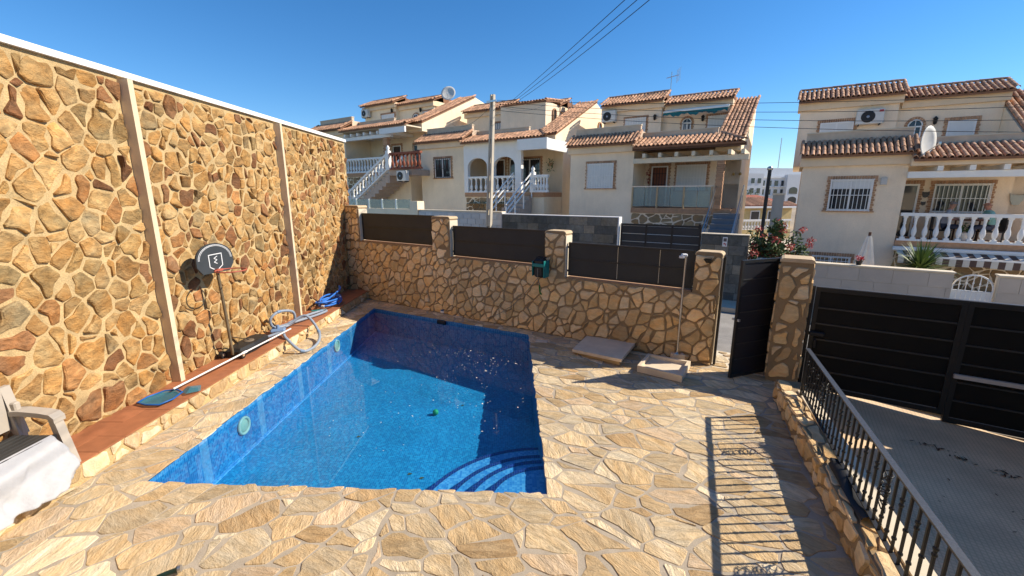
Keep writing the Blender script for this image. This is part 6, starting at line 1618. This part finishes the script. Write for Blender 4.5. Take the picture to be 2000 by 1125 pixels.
shrub = thing("flowering_shrub", "bushy shrub with pink flowers behind the open gate", "shrub", S(10.05, 5.9, 0.05))
r_ = random.Random(77); b = MB(); b2 = MB(); b3 = MB(); st2 = MB()
for i in range(46):
    an = r_.uniform(0, 6.28); rr = r_.uniform(0, 0.75); h = r_.uniform(0.9, 2.25) - rr * 0.5
    tip = Vector((rr * math.cos(an) * 1.1, rr * math.sin(an) * 0.8, h)); base_ = Vector((tip.x * 0.15, tip.y * 0.15, 0))
    midp = base_.lerp(tip, 0.6) + Vector((0, 0, 0.15)); st2.tube([base_, midp, tip], [0.014, 0.009, 0.004], 5)
    leaf_cloud(b, r_, tip - UP * 0.12, (0.2, 0.2, 0.28), 60, 0.075); leaf_cloud(b2, r_, base_.lerp(tip, 0.72), (0.24, 0.24, 0.28), 60, 0.07)
    if r_.random() < 0.5: leaf_cloud(b3, r_, tip + Vector((tip.x * 0.25, tip.y * 0.25 - 0.1, 0.16)), (0.11, 0.11, 0.10), 26, 0.05)
b.build("foliage", M_LEAF1, shrub)["kind"] = "stuff"; b2.build("rusty_foliage", M_LEAF2, shrub)["kind"] = "stuff"; b3.build("flowers", M_FLOWER, shrub)["kind"] = "stuff"; st2.build("stems", M_DARKWOOD, shrub)
def fountain_plant(label, loc, n, L, mat, seed, name="spiky_plant", th=0.03):
    t = thing(name, label, "plant", loc); r_ = random.Random(seed); b = MB()
    for i in range(n):
        an = r_.uniform(0, 6.28); el = r_.uniform(0.5, 1.5); l = L * r_.uniform(0.7, 1.1); p = Vector((0, 0, 0.15)); d = Vector((math.cos(an) * math.cos(el), math.sin(an) * math.cos(el), math.sin(el))); w_ = d.cross(UP).normalized() * th
        vs = []
        for k in range(7):
            ww = w_ * (1 - (k / 6) ** 1.6) ; vs += [p - ww, p + ww]; p = p + d * l / 6; d = (d - UP * 0.22 * (1.2 - el * 0.4)).normalized()
        b.add(vs, [(2 * k, 2 * k + 1, 2 * k + 3, 2 * k + 2) for k in range(6)])
    b.build("leaves", mat, t); b = MB(); b.tube([(0, 0, -0.02), (0, 0, 0.2)], 0.07, 8); b.build("stem", M_DARKWOOD, t); return t
pp = fountain_plant("large spiky green plant on the wall of the right-hand house's yard", S(13.55, 8.0, 0.72), 280, 0.95, M("palm_leaf", (0.10, 0.16, 0.04), 0.5, 0.2, 5, rn=0.3), 5)
pt = thing("plant_pedestal", "pedestal pot under the large spiky plant", "pot", S(13.55, 8.0, 0.05)); b = MB(); b.lathe([(0.2, 0), (0.22, 0.05), (0.16, 0.12), (0.2, 0.4), (0.26, 0.64), (0.24, 0.66)], 14); b.build("pot_body", M_BRICK, pt)
rf = thing("potted_flowers", "small pot of red flowers on the yard wall", "potted plant", S(11.9, 5.26, 1.335)); r_ = random.Random(15)
b = MB(); b.lathe([(0.05, 0), (0.07, 0.08), (0.075, 0.09)], 10); b.build("pot", M_BLACK, rf); b = MB(); leaf_cloud(b, r_, (0, 0, 0.16), (0.11, 0.09, 0.07), 70, 0.03); b.build("blooms", M("red_bloom", (0.50, 0.02, 0.04), 0.6), rf)
b = MB(); leaf_cloud(b, r_, (0, 0, 0.10), (0.09, 0.08, 0.04), 30, 0.03); b.build("leaves", M_GREEN, rf)
# closed parasol
ps = thing("parasol", "closed cream parasol in the yard of the right-hand house", "parasol", S(12.4, 8.6, 0.05), ROT_S)
b = MB(); b.tube([(0, 0, 0), (0.03, 0, 1.78)], 0.02, 8); b.build("pole", M_WHITE, ps)
b = MB(); n_ = 16; rows = [(0.45, 0.30), (0.7, 0.27), (1.0, 0.23), (1.25, 0.17), (1.5, 0.12), (1.68, 0.07), (1.74, 0.03)]; vs = []
for z, rr in rows: vs += [(0.03 * z / 1.7 + rr * (1.0 if k % 2 else 0.62) * math.cos(2 * math.pi * k / n_), rr * (1.0 if k % 2 else 0.62) * math.sin(2 * math.pi * k / n_), z + (0.03 if k % 2 else 0)) for k in range(n_)]
b.add(vs, [(i * n_ + k, i * n_ + (k + 1) % n_, (i + 1) * n_ + (k + 1) % n_, (i + 1) * n_ + k) for i in range(len(rows) - 1) for k in range(n_)]); b.build("folded_canopy", M("parasol_cream", (0.80, 0.76, 0.68), 0.9), ps)
b = MB(); b.tube([(0.029, 0, 1.74), (0.03, 0, 1.86)], 0.035, 8); b.build("finial", M_DARKWOOD, ps)
b = MB(); b.lathe([(0.25, 0), (0.25, 0.06), (0.05, 0.1)], 14); b.build("base", M_CONC, ps)
# dark flue pipe and plain pillar between the houses
fp = thing("flue_pipe", "tall black flue pipe rising between two houses", "pipe", S(9.55, 10.2, 0.05)); b = MB(); b.tube([(0.0, 0, 0), (0.02, 0.0, 3.8)], 0.06, 10); b.build("pipe", M_BLACK, fp); b = MB(); b.lathe([(0.06, 0), (0.09, 0.02), (0.09, 0.1), (0.05, 0.14)], 12, (0.02, 0, 3.8)); b.build("cowl", M_STEEL, fp)
pl2 = wallthing("plain_pillar", "plain grey rendered pillar beside the black flue pipe", "pillar", 9.75, 10.1, 3.0, M("grey_render", (0.42, 0.39, 0.34), 0.9), 10.6, 10.9)
b = MB(); sbox(b, 9.72, 10.13, 10.57, 10.93, 3.0, 3.06, Vector(pl2.location)); b.build("pillar_cap", M_PLASTER, pl2)

# ------------------------------------------------------------------ far buildings seen through the gap
fb = thing("apartment_building", "distant white apartment block between the houses", "building", (66, 112, -0.35), 0.15); M_FARW = M("far_white", (0.66, 0.66, 0.66), 0.9, 0.05)
b = MB(); b.box(-9, 16, 0, 12, 0, 7.5); b.box(-9, -3, -1.5, 0, 0, 8.6); b.box(4, 8, -1.2, 0, 0, 8.4); b.build("wall", M_FARW, fb)
b = MB(); b.box(-6, 12, 3, 10, 7.5, 10.2); b.build("upper_storey", M_FARW, fb); b = MB(); b.box(-9.2, 16.2, -0.2, 0.2, 7.5, 7.9); b.build("parapet", M_WHITE, fb)
for i in range(9):
    for z in (1.2, 3.4, 5.6):
        x = -2.4 + i * 1.9
        if 3.6 < x < 8: continue
        w_ = MB(); w_.box(x, x + 1.0, -0.08, -0.02, z, z + 1.3); w_ = w_.build("window", M_DARKGLASS, fb)
        b = MB(); b.box(x - 0.2, x + 1.2, -0.5, -0.021, z - 0.35, z - 0.1); b.build("balcony", M_FARW, w_)
for z in (1.2, 3.6):
    b = MB(); q = [(4.8, z), (7.2, z), (7.2, z + 1.0)] + [(6 + 1.2 * math.cos(math.pi * i / 8), z + 1.0 + 0.7 * math.sin(math.pi * i / 8)) for i in range(1, 8)] + [(4.8, z + 1.0)]
    b.prism(q, -1.24, -1.21, f=lambda a, h, d: (a, d, h)); b.build("arched_window", M_DARKGLASS, fb)
for x in (-8.3, -6.4, -4.6):
    for z in (1.4, 3.8, 6.2): b = MB(); b.box(x, x + 0.9, -1.58, -1.51, z, z + 1.2); b.build("window", M_DARKGLASS, fb)
b = MB(); b.tube([(6, 5, 10.2), (6, 5, 18)], 0.12, 6); b.build("roof_mast", M_STEEL, fb)
pv_ = thing("pavilion_house", "low yellow house with red tiled roof between the houses", "house", (24.4, 43.5, -0.35), 0.2)
b = MB(); b.box(-3, 4.5, 0, 6, 0, 2.2); b.build("wall", M("yellow_wall", (0.62, 0.47, 0.22), 0.9), pv_)
b = MB(); b.add([(-3.4, -0.5, 2.25), (4.9, -0.5, 2.25), (4.9, 6.4, 2.25), (-3.4, 6.4, 2.25), (-1.0, 2.9, 3.35), (2.6, 2.9, 3.35)], [(0, 1, 5, 4), (1, 2, 5), (2, 3, 4, 5), (3, 0, 4), (3, 2, 1, 0)]); rf_ = b.build("roof", M("red_roof", (0.33, 0.10, 0.06), 0.85, 0.2, 3), pv_)
for i in range(28):
    x = -3.25 + i * 0.295; t_ = ob("tile", TILE, rf_, (x, -0.45, 2.28)); t_.rotation_euler = (0.31, 0, 0); t_.scale = (1.2, 6.0 if -1.2 < x < 2.8 else 3.0, 1)
b = MB(); b.box(-3.42, 4.92, -0.52, -0.45, 2.05, 2.24); b.build("fascia", M_WHITE, pv_)
for x in (-2.4, -0.4, 1.6):
    b = MB(); b.box(x, x + 1.1, -0.06, -0.01, 0.8, 1.8); w_ = b.build("window", M_WHITE, pv_); b = MB(); b.box(x + 0.1, x + 1.0, -0.075, -0.061, 0.9, 1.7); b.build("pane", M_DARKGLASS, w_)
fw = thing("terrace_balustrade", "white balustrade before the low yellow house", "balustrade", (18.1, 33.0, -0.35), 0.2)
b = MB(); b.box(-2, 4, 0, 0.25, 0, 0.7); b.build("plinth", M("yellow_wall", (0.62, 0.47, 0.22)), fw); b = MB(); b.box(-2, 4, 0, 0.25, 1.35, 1.47); b.build("top_rail", M_WHITE, fw)
bm_ = baluster_mesh(0.65, M_WHITE, 0.09)
for i in range(22): ob("baluster", bm_, fw, (-1.9 + i * 0.27, 0.12, 0.7))
tr_ = thing("tree", "small green tree before the distant white apartments", "tree", (29.2, 55, -0.35)); b = MB(); b.tube([(0, 0, 0), (0.1, 0, 1.5), (0, 0.1, 2.6)], [0.16, 0.12, 0.05], 7); b.build("trunk", M_DARKWOOD, tr_)
r_ = random.Random(4); b = MB()
for i in range(16): leaf_cloud(b, r_, (r_.uniform(-1.2, 1.2), r_.uniform(-1.2, 1.2), r_.uniform(2.0, 3.6)), (0.6, 0.6, 0.5), 60, 0.13)
b.build("crown", M_GREEN, tr_)
hl = MB(); r_ = random.Random(2); N_ = 60; vs = []
for i in range(N_ + 1):
    x = -700 + 1500 * i / N_; h = 9 + 6 * math.sin(i * 0.35) + 3 * math.sin(i * 1.1); vs += [(x, 560, -1), (x, 640, h)]
hl.add(vs, [(2 * i, 2 * i + 2, 2 * i + 3, 2 * i + 1) for i in range(N_)]); struct(hl.build("hills", M("far_hill", (0.24, 0.24, 0.2), 1.0)))
